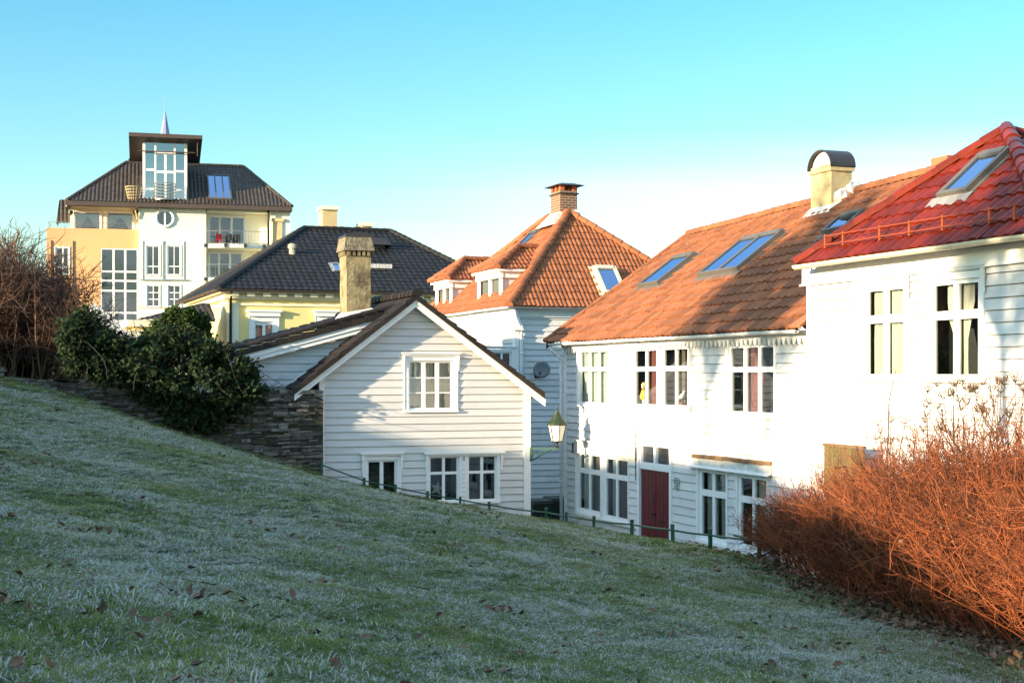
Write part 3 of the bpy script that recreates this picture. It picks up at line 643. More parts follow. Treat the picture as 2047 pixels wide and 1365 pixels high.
# chimney
yc = dep-.50; x1 = f.P(1662, 350, yc).x; x0 = f.P(1621, 350, yc).x; y1 = f.PX(1703, 350, x1).y; zt_ = f.P(1662, 327, yc).z; zd = f.P(1640, 303, yc).z
m = MB(); m.box(x0, yc, zA_-.8, x1, y1, zt_); ch = m.build('chimney', BUFF, lh.root)
m = MB(); m.box(x0-.05, yc-.05, zt_-.16, x1+.05, y1+.05, zt_-.08); m.build('collar', BUFF, ch)
cx_, hw_ = (x0+x1)/2, (x1-x0)/2+.05; arc = [(cx_-math.cos(t)*hw_, yc-.06, zt_-.08+math.sin(t)*(zd-zt_+.08)) for t in np.linspace(0, math.pi, 16)]
m = MB()
for p_, q_ in zip(arc, arc[1:]): m.hexa([p_, (p_[0], y1+.06, p_[2]), (q_[0], y1+.06, q_[2]), q_], [(cx_+(c[0]-cx_)*1.05, c[1], c[2]+.03) for c in (p_, (p_[0], y1+.06, p_[2]), (q_[0], y1+.06, q_[2]), q_)])
m.build('arched_lid', DARKMET, ch)
m = MB(); m.prism([(cx_+(c[0]-cx_)*.95, yc+.05, c[2]-.02) for c in arc], (0, .03, 0)); m.build('lid_end', ZINC, ch)
m = MB(); sl5 = (zA_-zev)/(dep+.4); zf = lambda y: zev+(y+.4)*sl5
m.hexa([(x0-.12, yc-.16, zf(yc-.16)+.05), (x1+.12, yc-.16, zf(yc-.16)+.05), (x1+.12, y1, zA_+.05), (x0-.12, y1, zA_+.05)], [(x0-.02, yc-.02, zf(yc)+.12), (x1+.02, yc-.02, zf(yc)+.12), (x1+.02, y1+.02, zA_+.14), (x0-.02, y1+.02, zA_+.14)])
m.build('chimney_flashing', ZINC, ch)
m = MB(); m.lathe((x1+.05, yc+.25, zf(yc)+.12), [(.16, 0), (.20, .12), (.15, .25), (.05, .33)], 9); m.lathe((x1+.16, dep-.02, zA_+.02), [(.16, 0), (.19, .1), (.12, .22), (.03, .27)], 9); m.v = [tuple(c+random.uniform(-.045, .045) for c in v) for v in m.v]; m.build('white_cover_sheet', CURT, ch)
p = f.P(1893, 326, dep+.3); m = MB(); m.box(p.x-.28, dep+.1, zA_-.3, p.x+.28, dep+.6, p.z+.12); m.build('second_chimney', BRICKO, lh.root)
# the old ridge climbs a little towards the red-roofed house: lift the roof and all that sits in it
kr = (zB_-zA_)/(rr_.x-rl.x)
def lift(o):
    for v in o.data.vertices:
        fy = (v.co.y+.4)/(dep+.4); fy = max(0., min(fy, 2-fy)); v.co.z += kr*(v.co.x+.36)*fy
for o_k in lh.root.children_recursive:
    if o_k.name.split('.')[0] in ('roof', 'skylight', 'dim_backing', 'flashing', 'chimney_flashing', 'white_cover_sheet') or (o_k.name.startswith('pane') and o_k.parent.name.startswith('skylight')): lift(o_k)
# ornaments on the sill of the paired upper window
def ornament(name, px, py, build, label, cat):
    p = f.P(px, py, .09); o = thing(name, lh.M @ Vector((p.x, .09, p.z)), R(-70), label, cat); build(o); return o
def doll(o):
    def part(n, prof, mt, c=(0,0,0)): mm = MB(); mm.lathe(c, prof, 10); return mm.build(n, mt, o, True)
    part('dress', [(.03, .10), (.085, .12), (.075, .22), (.05, .33), (.02, .36)], DOLLY)
    part('head', [(.01, .34), (.05, .37), (.062, .42), (.05, .47), (.01, .50)], DOLLS)
    part('hair', [(.02, .40), (.075, .41), (.078, .47), (.05, .52), (.005, .53)], DOLLH, (0, .02, 0))
    part('leg', [(.025, 0), (.028, .10), (.026, .14)], WHITEO, (-.035, 0, 0)); part('leg', [(.025, 0), (.028, .10), (.026, .14)], WHITEO, (.035, 0, 0))
    for s_ in (-1, 1): mm = MB(); mm.tube([(.06*s_, 0, .31), (.11*s_, -.02, .24), (.12*s_, -.04, .17)], [.026, .022, .018], 6); mm.build('arm', DOLLS, o, True)
ornament('doll', 1287, 807, doll, 'blond doll in a yellow dress standing on an upper window sill', 'doll')
def gull(o):
    mm = MB(); mm.tube([(-.12, 0, .12), (-.05, 0, .16), (.04, 0, .19), (.10, 0, .25), (.14, 0, .31)], [.01, .05, .06, .04, .035], 8); mm.build('body', WHITEO, o, True)
    mm = MB(); mm.tube([(.16, 0, .32), (.22, 0, .30)], [.015, .004], 6); mm.build('beak', POT, o, True)
    mm = MB(); mm.lathe((0,0,0), [(.05, 0), (.06, .02), (.015, .04), (.012, .12)], 8); mm.build('stand', POT, o, True)
ornament('bird_figurine', 1363, 808, gull, 'white bird figurine on an upper window sill beside the doll window', 'figurine')

# ================================================================== RED-ROOFED HOUSE (right edge)
rh = Bld('red_roofed_house', 1617, 28.0, -4.5, -70, 'white house with glossy dark red tiled roof at the right edge', 'house')
f = rh.f
# re-seat on a plane 0.3 m in front of the long house's facade
wpos = lh.M @ Vector((Lx, -.3, 0)); rh.M = Matrix.Translation(wpos) @ Matrix.Rotation(R(-70), 4, 'Z'); rh.root.location = wpos; rh.f = f = Fac(rh.M)
eo = .40
ec = f.P(1594, 522, -eo); zev = f.P(1820, 498, -eo).z
# apex: 45-degree hip from the eave corner
best = None
for k in range(100, 500):
    y = -eo+k*.01; p = f.P(2012, 262, y)
    d = abs((p.x-ec.x)-(p.y+eo))
    if best is None or d < best[0]: best = (d, p)
ap = best[1]; nx = ap.x+4.3
V1 = f.rect(1729, 1810, 572, 756); V2 = f.rect(1861, 1960, 559, 757)
Lr = nx-.4; back = 2*(ap.y+eo)
G1 = f.rect(1660, 1722, 886, 1010)
m = MB(); wall(m, 0, Lr, 0, zev-.05, [V1, V2], sp=.19, sag=.01)
m.face(((0, 0, 0), (0, back, 0), (0, back, zev), (0, 0, zev))[::-1]); m.face(((Lr, 0, 0), (Lr, back, 0), (Lr, back, zev), (Lr, 0, zev))); m.face(((0, back, 0), (Lr, back, 0), (Lr, back, zev), (0, back, zev)))
m.build('wall', WHITE, rh.root)
m = MB(); m.box(-.02, -.04, 0, .12, .1, zev-.3); m.box(-.15, -.06, zev-.36, Lr, .02, zev-.06); m.box(-.2, -.09, zev-.38, Lr, .02, zev-.345); m.face(((ec.x+.1, -eo+.1, zev-.05), (ec.x+.1, .1, zev-.05), (nx, .1, zev-.05), (nx, -eo+.1, zev-.05))); m.build('cornice', TRIM, rh.root)
gutter(rh, (ec.x-.02, -eo-.03, zev-.02), (nx, -eo-.03, zev-.02), M('cream_gutter', (.62, .56, .40), rough=.45), .08)
kw = dict(case=.12, mull=.13, rail=.14, sill=.05, frame=.07, head=.08)
window(rh, f, V1, 2, (.66, .34), curtain=[('full', CURT)] if 0 else [('span', CURT, .0, .30), ('span', CURT, .55, .80), ('span', CURT, .8, 1.0, .6)], bracket=True, **kw)
window(rh, f, V2, 2, (.66, .34), curtain=[('span', CURT, .15, .48, -.8), ('span', CURT, .55, .75, .7), ('span', CURT, .86, 1.02)], bracket=True, **kw)
rt = MB(); L0 = Vector((ec.x, -eo, zev)); R0 = Vector((nx, -eo, zev)); BL = Vector((ec.x, back+eo, zev)); BR = Vector((nx, back+eo, zev))
tiles(L0, R0, ap, ap, w=.265, l=.37, amp=.038, step=.03, mb=rt)
tiles(BL, L0, ap, ap, w=.4, l=.5, mb=rt, sub=4); tiles(R0, BR, ap, ap, w=.4, l=.5, mb=rt, sub=4); tiles(BR, BL, ap, ap, w=.4, l=.5, mb=rt, sub=4)
caps(L0+Vector((0,0,.03)), ap+Vector((0,0,.03)), mb=rt, r=.10, l=.42); caps(R0+Vector((0,0,.03)), ap+Vector((0,0,.03)), mb=rt, r=.13, l=.42); caps(BL, ap, mb=rt); caps(BR, ap, mb=rt)
rt.lathe(ap+Vector((0,0,-.06)), [(.15, 0), (.16, .08), (.11, .16), (.03, .2)], 10)
rt.build('roof', TRED, rh.root)
rp = RP(rh, L0, R0, ap)
q = [rp.hit(*p_, .08) for p_ in [(1896, 390), (1948, 381), (2004, 304), (1942, 312)]]
skylight(rh, rp, (q[0][0]+q[3][0])/2, (q[1][0]+q[2][0])/2, (q[0][1]+q[1][1])/2, (q[2][1]+q[3][1])/2, SKYFRAME, h=.14, fr=.10, ap_mat=M('grey_lead', (.22, .21, .20), rough=.6))
m = MB(); pts0, pts1 = [], []
for px_, py_ in ((1640, 493), (1675, 488), (1749, 476), (1809, 466), (1876, 455), (1970, 440), (2020, 432)):
    e_, s_ = rp.hit(px_, py_, .14); base = rp.A+rp.e*e_+rp.u*.34; n_ = Vector((0, 0, 1))
    pts0.append(base+rp.n*.06+Vector((0,-.03,.05))); pts1.append(base+rp.n*.06+Vector((0,-.03,.21)))
    m.box(base.x-.02, base.y-.05, base.z+.04, base.x+.02, base.y-.02, base.z+.29); m.box(base.x-.02, base.y-.02, base.z+.05, base.x+.02, base.y+.25, base.z+.08)
m.tube(pts0, .009, 5); m.tube(pts1, .009, 5); m.build('snow_guard', M('orange_red_iron', (.30, .062, .018), rough=.5), rh.root)
# plank screen by the street in front of it
p = f.P(1647, 1000, -.5); p2 = f.P(1726, 1000, -.5); zt_ = f.P(1686, 885, -.5).z
ps = thing('plank_screen', rh.M @ Vector((p.x, -.5, 0)), R(-70), 'brown upright plank screen half hidden behind the orange hedge', 'screen')
m = MB(); n = 7; w_ = (p2.x-p.x)/n
for k in range(n): m.box(k*w_+.004, 0, 0, (k+1)*w_-.004, .03, zt_-.08+random.uniform(-.02, .02), random.random())
m.build('planks', WOODP, ps); m = MB(); m.box(-.02, -.02, zt_-.08, n*w_+.02, .05, zt_-.03); m.build('top_rail', WOOD, ps)

# ================================================================== PYRAMID-ROOFED HOUSE
ph = Bld('pyramid_roof_house', 1030, 46., -4.5, 20, 'tall white house with steep orange tiled hip roof, two dormers and a brick chimney', 'house')
f = ph.f
o_ = .30
zev = f.P(1100, 613, -o_).z
ap1 = f.P(1137, 427, 3.05); 
ap2 = Vector((ap1.x, 5.2, ap1.z)); Lf = 7.3; Lb = 9.6
L0, R0 = Vector((-o_, -o_, zev)), Vector((Lf, -o_, zev)); B0 = Vector((-o_, Lb, zev)); B1_ = Vector((Lf, Lb, zev))
fl = Fac(ph.M, 0, Lb-o_, R(-90))          # left face; its x runs from the back corner to the street corner
WA = f.rect(968, 1022, 703, 760)
m = MB(); wall(m, 0, Lf-o_, 0, zev-.05, [WA], sp=.19); ml = m
m.T = fl.T; wall(m, 0, Lb-o_, 0, zev-.05, [], sp=.19); m.T = None
m.face(((Lf-o_, 0, 0), (Lf-o_, Lb-o_, 0), (Lf-o_, Lb-o_, zev), (Lf-o_, 0, zev))); m.face(((0, Lb-o_, 0), (Lf-o_, Lb-o_, 0), (Lf-o_, Lb-o_, zev), (0, Lb-o_, zev)))
m.build('wall', WHITE, ph.root)
m = MB(); m.box(-.04, -.04, 0, .12, .12, zev-.3); m.build('corner_board', TRIM, ph.root)
m = MB(); m.box(-.08, -.08, zev-.32, Lf-o_, .02, zev-.10); m.box(-.16, -.16, zev-.14, Lf-o_, .02, zev-.06); m.box(-.08, .02, zev-.32, .02, Lb-o_, zev-.10); m.box(-.16, .02, zev-.14, .02, Lb-o_, zev-.06); m.face(((-o_, -o_, zev-.05), (-o_, Lb, zev-.05), (Lf, Lb, zev-.05), (Lf, -o_, zev-.05))); m.build('cornice', TRIM, ph.root)
gutter(ph, (-o_-.05, -o_-.05, zev-.02), (Lf, -o_-.05, zev-.02), GREYMET, .065); gutter(ph, (-o_-.05, Lb, zev-.02), (-o_-.05, -o_-.05, zev-.02), TRIM, .065)
window(ph, f, WA, 3, (1,), case=.08, head=.06, mull=.07, curtain=[('sides', CURTR, .2)])
downpipe(ph, [(-.12, -.30, zev-.10), (-.10, -.28, zev-.35), (.16, -.10, zev-.75), (.18, -.09, zev-.95), (.18, -.09, .3)], .055, TRIM)
m = MB(); m.hexa([(-.14, -.2, zev-.75), (.22, -.2, zev-.75), (.22, -.05, zev-.75), (-.14, -.05, zev-.75)], [(-.16, -.26, zev-.1), (-.04, -.26, zev-.1), (-.04, -.05, zev-.1), (-.16, -.05, zev-.1)]); m.build('rain_hopper', TRIM, ph.root)
rt = MB(); T = dict(w=.152, l=.335, amp=.036, step=.030, sub=5, mb=rt, sharp=True)
tiles(L0, R0, ap1, ap1, **T); tiles(B0, L0, ap1, ap2, **T); tiles(R0, B1_, ap2, ap1, **{**T, 'w': .45, 'sub': 4, 'l': .6}); tiles(B1_, B0, ap2, ap2, **{**T, 'w': .45, 'sub': 4, 'l': .6})
u3 = Vector((0,0,.03))
caps(L0+u3, ap1+u3, mb=rt, r=.13); caps(R0+u3, ap1+u3, mb=rt, r=.12); caps(B0+u3, ap2+u3, mb=rt, r=.12); caps(ap1+u3, ap2+u3, mb=rt, r=.12); caps(B1_, ap2, mb=rt)
rt.build('roof', TORANGE, ph.root)
rpf = RP(ph, L0, R0, ap1); rpl = RP(ph, B0, L0, ap1)
q = [rpf.hit(*p_, .1) for p_ in [(1212, 592), (1252, 586), (1228, 536), (1180, 534)]]
skylight(ph, rpf, (q[0][0]+q[3][0])/2, (q[1][0]+q[2][0])/2, (q[0][1]+q[1][1])/2, (q[2][1]+q[3][1])/2, SKYPALE, h=.2, fr=.11)
q = [rpl.hit(*p_, .08) for p_ in [(1036, 491), (1050, 489), (1072, 461), (1058, 463)]]
skylight(ph, rpl, (q[0][0]+q[3][0])/2, (q[1][0]+q[2][0])/2, (q[0][1]+q[1][1])/2, (q[2][1]+q[3][1])/2, SKYFRAME, h=.1)
# brick chimney at the peak with pillared cap
cyy = ap1.y+.35; a, b1 = f.P(1120, 400, cyy), f.P(1154, 400, cyy); cw = b1.x-a.x; zt_ = f.P(1137, 381, cyy).z; zc_ = f.P(1137, 371, cyy).z
lf = f.PX(1101, 400, a.x); cl = min(1.4, max(.7, lf.y-cyy))
m = MB(); m.box(a.x, cyy, ap1.z-.6, b1.x, cyy+cl, zt_); ch = m.build('chimney', BRICK, ph.root)
m = MB(); m.box(a.x-.05, cyy-.05, zt_-.12, b1.x+.05, cyy+cl+.05, zt_-.08); m.build('iron_band', DARKMET, ch)
for xx in (a.x, b1.x-.16):
    for yy_ in (cyy, cyy+cl/2-.08, cyy+cl-.16): m = MB(); m.box(xx, yy_, zt_+.001, xx+.16, yy_+.16, zc_); m.build('cap_pillar', BRICKO, ch)
m = MB(); q = .22; m.hexa([(a.x-q, cyy-q, zc_), (b1.x+q, cyy-q, zc_), (b1.x+q, cyy+cl+q, zc_), (a.x-q, cyy+cl+q, zc_)], [(a.x+.1, cyy+.1, zc_+.10), (b1.x-.1, cyy+.1, zc_+.10), (b1.x-.1, cyy+cl-.1, zc_+.10), (a.x+.1, cyy+cl-.1, zc_+.10)]); m.build('cap_plate', DARKMET, ch)
m = MB(); m.hexa([(a.x-.5, cyy-.1, ap1.z-.42), (b1.x+.1, cyy-.1, ap1.z-.05), (b1.x+.1, cyy+cl+.2, ap1.z-.05), (a.x-.5, cyy+cl+.2, ap1.z-.42)], [(a.x-.03, cyy-.03, ap1.z+.08), (b1.x+.03, cyy-.03, ap1.z+.2), (b1.x+.03, cyy+cl+.03, ap1.z+.2), (a.x-.03, cyy+cl+.03, ap1.z+.08)]); m.build('chimney_flashing', ZINC, ch)
# dormers on the left slope (their fronts look left, cheeks towards us)
def dormer(pxl, pxr, pyt, pyb, y_in, ptop, wname):
    """front plane y_in on the left face; front spans pxl..pxr"""
    x0, x1 = fl.P(pxl, pyb, y_in).x, fl.P(pxr, pyb, y_in).x; z0 = zev+.05+y_in*.9; z1 = fl.P((pxl+pxr)/2, pyt, y_in).z
    slope = (ap1.z-zev)/(ap1.x+o_); dt = (z1-zev)/slope-o_
    m = MB(fl.T); wx = (x0+.14, x1-.16, z0+.02, z1-.24)
    wall(m, x0, x1, z0-.5, z1, [wx], y=y_in, lap=0, sp=9)
    for xx in (x0, x1):
        m.face(((xx, y_in, z0-.5), (xx, dt+.3, z0-.5), (xx, dt+.3, z1), (xx, y_in, z1)))
    d = m.build('dormer', WHITE, ph.root)
    t = MB(fl.T); zt = z1
    for (A_, B_) in (((x0-.06, y_in-.05), (x0+.12, y_in+.02)), ((x1-.12, y_in-.05), (x1+.06, y_in+.02))): t.box(A_[0], A_[1], z0-.1, B_[0], B_[1], zt-.14)
    t.box(x0-.1, y_in-.10, zt-.22, x1+.1, y_in+.02, zt-.02); t.box(x1, y_in+.02, zt-.22, x1+.08, dt+.2, zt-.02)
    t.box(x0-.2, y_in-.2, zt-.02, x1+.2, dt+.3, zt+.07)
    t.box(x0+.10, y_in-.05, z0-.05, x1-.10, y_in+.03, z0+.02); cx_ = (x0+x1)/2; t.box(cx_-.08, y_in-.03, z0+.021, cx_+.08, y_in+.05, zt-.22)
    # raking skirt along the cheek
    t.hexa([(x1+.002, y_in, z0-.05), (x1+.05, y_in, z0-.05), (x1+.05, dt, z1-.15), (x1+.002, dt, z1-.15)], [(x1+.002, y_in, z0+.10), (x1+.05, y_in, z0+.10), (x1+.05, dt, z1), (x1+.002, dt, z1)])
    t.build('trim', TRIM, d)
    g = MB(fl.T); g.face(((wx[0], y_in+.04, wx[2]), (wx[1], y_in+.04, wx[2]), (wx[1], y_in+.04, wx[3]), (wx[0], y_in+.04, wx[3]))); g.build('pane', GLASS, d)
    g = MB(fl.T); g.box(wx[0], y_in+.1, wx[2], wx[1], y_in+.3, wx[3]); g.build('curtain', CURTB, d)
    rz2 = fl.P((pxl+pxr)/2+40, ptop, y_in+.9).z; o = .22; E = zt+.075; cxm = (x0+x1)/2; run = (x1-x0)/2+o
    ry = y_in-o+run*.9; rb = (rz2-zev)/slope+.3
    r = MB(fl.T)
    def tl(*a): 
        mm = tiles(*a, w=.152, l=.335, amp=.036, step=.030, sub=4, sharp=True)
        k = len(r.v); r.v += [tuple(fl.T @ Vector(v)) for v in mm.v]; r.f += [[i+k for i in q] for q in mm.f]; r.r += mm.r
    def cp(*a):
        mm = caps(*a, r=.11); k = len(r.v); r.v += [tuple(fl.T @ Vector(v)) for v in mm.v]; r.f += [[i+k for i in q] for q in mm.f]; r.r += mm.r
    F0, F1, TP, TB = Vector((x0-o, y_in-o, E)), Vector((x1+o, y_in-o, E)), Vector((cxm, ry, rz2)), Vector((cxm, rb, rz2))
    tl(F0, F1, TP, TP); tl(F1, Vector((x1+o, rb, E)), TB, TP); tl(Vector((x0-o, rb, E)), F0, TP, TB)
    cp(F0+u3, TP+u3); cp(F1+u3, TP+u3); cp(TP+u3, TB+u3)
    r.build('dormer_roof', TORANGE, d)
dormer(958, 1003, 546, 617, .15, 498, 'a'); dormer(874, 903, 566, 625, .15, 522, 'b')
# satellite dish on its front wall
p = f.P(1082, 738, -.35); dsh = thing('satellite_dish', ph.M @ Vector((p.x, -.02, p.z-.2)), R(20), 'round grey satellite dish on the white wall above the alley', 'satellite dish')
m = MB(Matrix.Translation((0, -.33, .2)) @ Matrix.Rotation(R(14), 4, 'X') @ Matrix.Rotation(R(-8), 4, 'Z') @ Matrix.Rotation(R(90), 4, 'X'))
m.lathe((0,0,0), [(.02, 0), (.12, .008), (.2, .025), (.27, .05), (.275, .06), (.2, .037), (.12, .02), (.02, .012)], 24); m.build('reflector', DISH, dsh, True)
m = MB(); m.tube([(0, 0, .0), (-.05, -.12, -.02), (-.05, -.25, .1)], .02, 6); m.box(-.1, -.02, -.08, .05, .015, .08); m.build('mount', BLACKP, dsh)
m = MB(); m.tube([(-.05, -.3, 0), (-.14, -.6, .05)], .014, 5); m.lathe((-.14, -.6, .04), [(.03, 0), (.035, .05), (.02, .09)], 8); m.build('receiver_arm', BLACKP, dsh)

# wheelie bins in the alley
def bin_(px, Y, label):
    p = PT(px, 1003, Y); b = thing('wheelie_bin', (p.x, Y, -4.45), R(20), label, 'bin', 'wheelie bins in the alley')
    m = MB(); m.hexa([(-.22, -.25, .08), (.22, -.25, .08), (.22, .22, .08), (-.22, .22, .08)], [(-.28, -.33, .92), (.28, -.33, .92), (.28, .3, .92), (-.28, .3, .92)]); m.build('body', BINGREEN, b)
    m = MB(); m.hexa([(-.31, -.37, .921), (.31, -.37, .921), (.31, .34, .921), (-.31, .34, .921)], [(-.27, -.32, 1.0), (.27, -.32, 1.0), (.27, .30, 1.03), (-.27, .30, 1.03)]); m.build('lid', BINGREEN, b)
    for s_ in (-1, 1): m = MB(Matrix.Translation((.2*s_, .22, .1)) @ Matrix.Rotation(R(90), 4, 'Y')); m.lathe((0,0,-.03), [(.1, 0), (.1, .06)], 12); m.build('wheel', BLACKP, b)
    m = MB(); m.tube([(-.2, .36, .98), (.2, .36, .98)], .018, 6); m.build('handle', BLACKP, b)
bin_(1077, 40.6, 'dark green wheelie bin next to the cottage corner board'); bin_(1112, 41.4, 'dark green wheelie bin next to the downpipe of the long house')

# ================================================================== STREET LAMP on the cottage corner
cp_ = sh.M @ Vector((0, 0, 0)); zl_ = sh.f.P(1062, 897).z
lp = thing('street_lamp', sh.M @ Vector((.02, -.02, zl_)), R(20-36), 'green lantern street lamp with opal glass on a bracket from the cottage corner', 'street lamp')
lx = .72; top_ = lambda py: sh.f.P(1103, py, -.42).z-zl_
m = MB(); m.box(0, -.03, -.32, .05, .03, .04); m.box(0, -.025, .0, lx+.05, .025, .04)
m.tube([(.02, 0, -.30), (.12, 0, -.26), (lx*.6, 0, -.06), (lx*.8, 0, -.01)], .022, 6); m.tube([(.05, 0, -.02), (.1, 0, -.12), (.07, 0, -.2)], .014, 5); m.tube([(.22, 0, -.02), (.25, 0, -.10), (.21, 0, -.16)], .012, 5); m.build('bracket', GREENP, lp)
m = MB(); m.lathe((lx, 0, .04), [(.06, 0), (.045, .03), (.03, .05), (.03, .12), (.05, .14), (.03, .16), (.025, top_(884)-.04)], 10); m.tube([(lx, 0, .12), (lx-.1, 0, .13), (lx-.12, 0, .17)], .016, 5); m.build('stem', BLACKP, lp)
g0, g1, g2, g3, g4 = top_(882), top_(849), top_(836), top_(824), top_(812)
m = MB(); m.lathe((lx, 0, 0), [(.145, g0), (.235, g1)], 6); m.build('lantern_glass', OPAL, lp)
m = MB()
for k in range(6):
    a = 2*math.pi*k/6; c, s_ = math.cos(a), math.sin(a); m.tube([(lx+.15*c, .15*s_, g0), (lx+.242*c, .242*s_, g1)], .011, 5)
for rr2, zz2 in ((.15, g0), (.245, g1)):
    P_ = [(lx+rr2*math.cos(2*math.pi*k/6), rr2*math.sin(2*math.pi*k/6), zz2) for k in range(7)]; m.tube(P_, .013, 5)
m.build('lantern_frame', BLACKP, lp)
m = MB(); m.lathe((lx, 0, 0), [(.265, g1+.005), (.255, g1+.03), (.14, g2), (.075, g3-.03), (.07, g3), (.035, g3+.01), (.03, g3+.06), (.04, g3+.08), (.015, g3+.10), (.008, g4+.06)], 12); m.build('lantern_roof', LAMPGREEN, lp)

# ================================================================== YELLOW HOUSE
yh = Bld('yellow_house', 455, 66., -6., 20, 'yellow plastered house with black tiled hip roof and white dentil cornice', 'house')
f = yh.f; o_ = .55
zev = f.P(600, 580, -o_).z; rA = f.P(608, 457, 6.4); zr_ = rA.z
e0 = f.P(436, 577, -o_).x
Lf = 13.2; rBx = f.P(780, 472, 6.4).x; 
fl = Fac(yh.M, 0, 12, R(-90))
wY = f.rect(508, 547, 643, 700); wY2 = f.rect(640, 680, 643, 700)
m = MB(); wall(m, 0, Lf, 0, zev-.1, [wY, wY2], lap=0, sp=99); m.T = fl.T; wall(m, 0, 12, 0, zev-.1, [], lap=0, sp=99); m.T = None
m.face(((Lf, 0, 0), (Lf, 12, 0), (Lf, 12, zev), (Lf, 0, zev))); m.face(((0, 12, 0), (Lf, 12, 0), (Lf, 12, zev), (0, 12, zev)))
m.build('wall', YELLOWP, yh.root)
m = MB(); zb_ = f.P(600, 610).z
m.box(-.06, -.06, zb_-.06, Lf, .02, zb_+.06); m.box(-.06, .02, zb_-.06, .02, 12, zb_+.06)
m.box(-.15, -.15, zev-.42, Lf, .02, zev-.22); m.box(-.15, .02, zev-.42, .02, 12, zev-.22); m.box(e0+.1, -o_+.1, zev-.16, Lf, .02, zev-.03); m.box(e0+.1, .02, zev-.16, .02, 12, zev-.03)
k = .1
while k < Lf-.3: m.box(k, -.42, zev-.30, k+.34, .0, zev-.161); k += .72
m.build('cornice', M('cream_trim', (.78, .72, .52), rough=.6, var=.05), yh.root)
m = MB(); m.box(-.04, -.05, 0, .5, .02, zb_-.06); m.T = fl.T; m.box(10.4, -.06, 0, 11.2, .02, zev-.43); m.build('pilaster', MATS['cream_trim'], yh.root)
for w_ in (wY, wY2): window(yh, f, w_, 2, (1, .01), case=.22, head=0, mull=.14, sill=.08, frame=.07, proud=.06, curtain=[('sides', CURTT, .32)])
m = MB()
for w_ in (wY, wY2): m.box(w_[0]-.28, -.16, w_[3]+.24, w_[1]+.28, .02, w_[3]+.44); m.box(w_[0]-.36, -.22, w_[3]+.44, w_[1]+.36, .02, w_[3]+.53)
m.build('window_lintel', TRIM, yh.root)
downpipe(yh, [(.12, -.5, zev-.05), (.12, -.12, zev-.5), (.12, -.12, 0)], .06, BLACKP)
L0, R0, B0, BR = Vector((e0, -o_, zev)), Vector((Lf+o_, -o_, zev)), Vector((e0, 13, zev)), Vector((Lf+o_, 13, zev)); A1, A2 = Vector((rA.x, 6.4, zr_)), Vector((rBx, 6.4, zr_))
rt = MB(); T = dict(w=.30, l=.4, amp=.036, step=.026, sub=4, mb=rt)
tiles(L0, R0, A2, A1, **T); tiles(B0, L0, A1, A1, **T); tiles(R0, BR, A2, A2, **T); tiles(BR, B0, A1, A2, **{**T, 'w': .6, 'l': .8})
caps(L0, A1, mb=rt, r=.14); caps(R0, A2, mb=rt, r=.14); caps(B0, A1, mb=rt, r=.14); caps(A1, A2, mb=rt, r=.14); caps(BR, A2, mb=rt)
rt.build('roof', TBLACK, yh.root)
gutter(yh, (e0-.02, -o_-.06, zev-.02), (Lf+o_, -o_-.06, zev-.02), BROWNMET, .09); gutter(yh, (e0-.06, 13, zev-.02), (e0-.06, -o_-.06, zev-.02), BROWNMET, .09)
rp = RP(yh, L0, R0, A1)
e_, s_ = rp.hit(584, 508); p = rp.A+rp.e*e_+rp.u*s_; m = MB(); m.lathe(p, [(.16, -.1), (.14, .25), (.2, .27), (.21, .42), (.12, .5)], 10); m.build('roof_vent', M('beige_vent', (.45, .38, .25)), yh.root)
q = [rp.hit(*p_, .08) for p_ in [(668, 539), (685, 539), (685, 528), (668, 528)]]
skylight(yh, rp, q[0][0], q[1][0], q[0][1]-.1, q[2][1]+.1, GREYMET, h=.1, apron=False)
for (pl, pr, pt, pb, yy_) in ((645, 674, 419, 470, 8.5), (724, 742, 452, 480, 8.5)):
    a, b1 = f.P(pl, pt, yy_), f.P(pr, pt, yy_); m = MB(); m.box(a.x, yy_, zr_-2, b1.x, yy_+.9, a.z); ch = m.build('chimney', BEIGEP, yh.root)
    m = MB(); m.box(a.x-.1, yy_-.1, a.z, b1.x+.1, yy_+1., a.z+.18); m.build('chimney_cap', MATS['cream_trim'], ch)
a, b1 = f.P(738, 528, 4.2), f.P(769, 528, 4.2); zt_ = f.P(755, 490, 4.2).z; m = MB(); m.box(a.x, 4.2, zr_-3, b1.x, 6., zt_); bx = m.build('vent_housing', DARKMET, yh.root)
m = MB(); m.hexa([(a.x-.3, 3.9, zt_), (b1.x+.35, 3.9, zt_), (b1.x+.35, 6.3, zt_), (a.x-.3, 6.3, zt_)], [(a.x, 4.2, zt_+.35), (b1.x, 4.2, zt_+.35), (b1.x, 6., zt_+.35), (a.x, 6., zt_+.35)]); m.build('vent_hood', DARKMET, bx)
m = MB(); a, b1 = rp.hit(742, 532, .1), rp.hit(780, 532, .1)
for k in range(7): t = k/6; c_ = rp.A+rp.e*(a[0]+(b1[0]-a[0])*t)+rp.u*a[1]; m.box(c_.x-.07, c_.y-.08, c_.z, c_.x+.07, c_.y, c_.z+.2)
m.build('snow_hook', ZINC, yh.root)
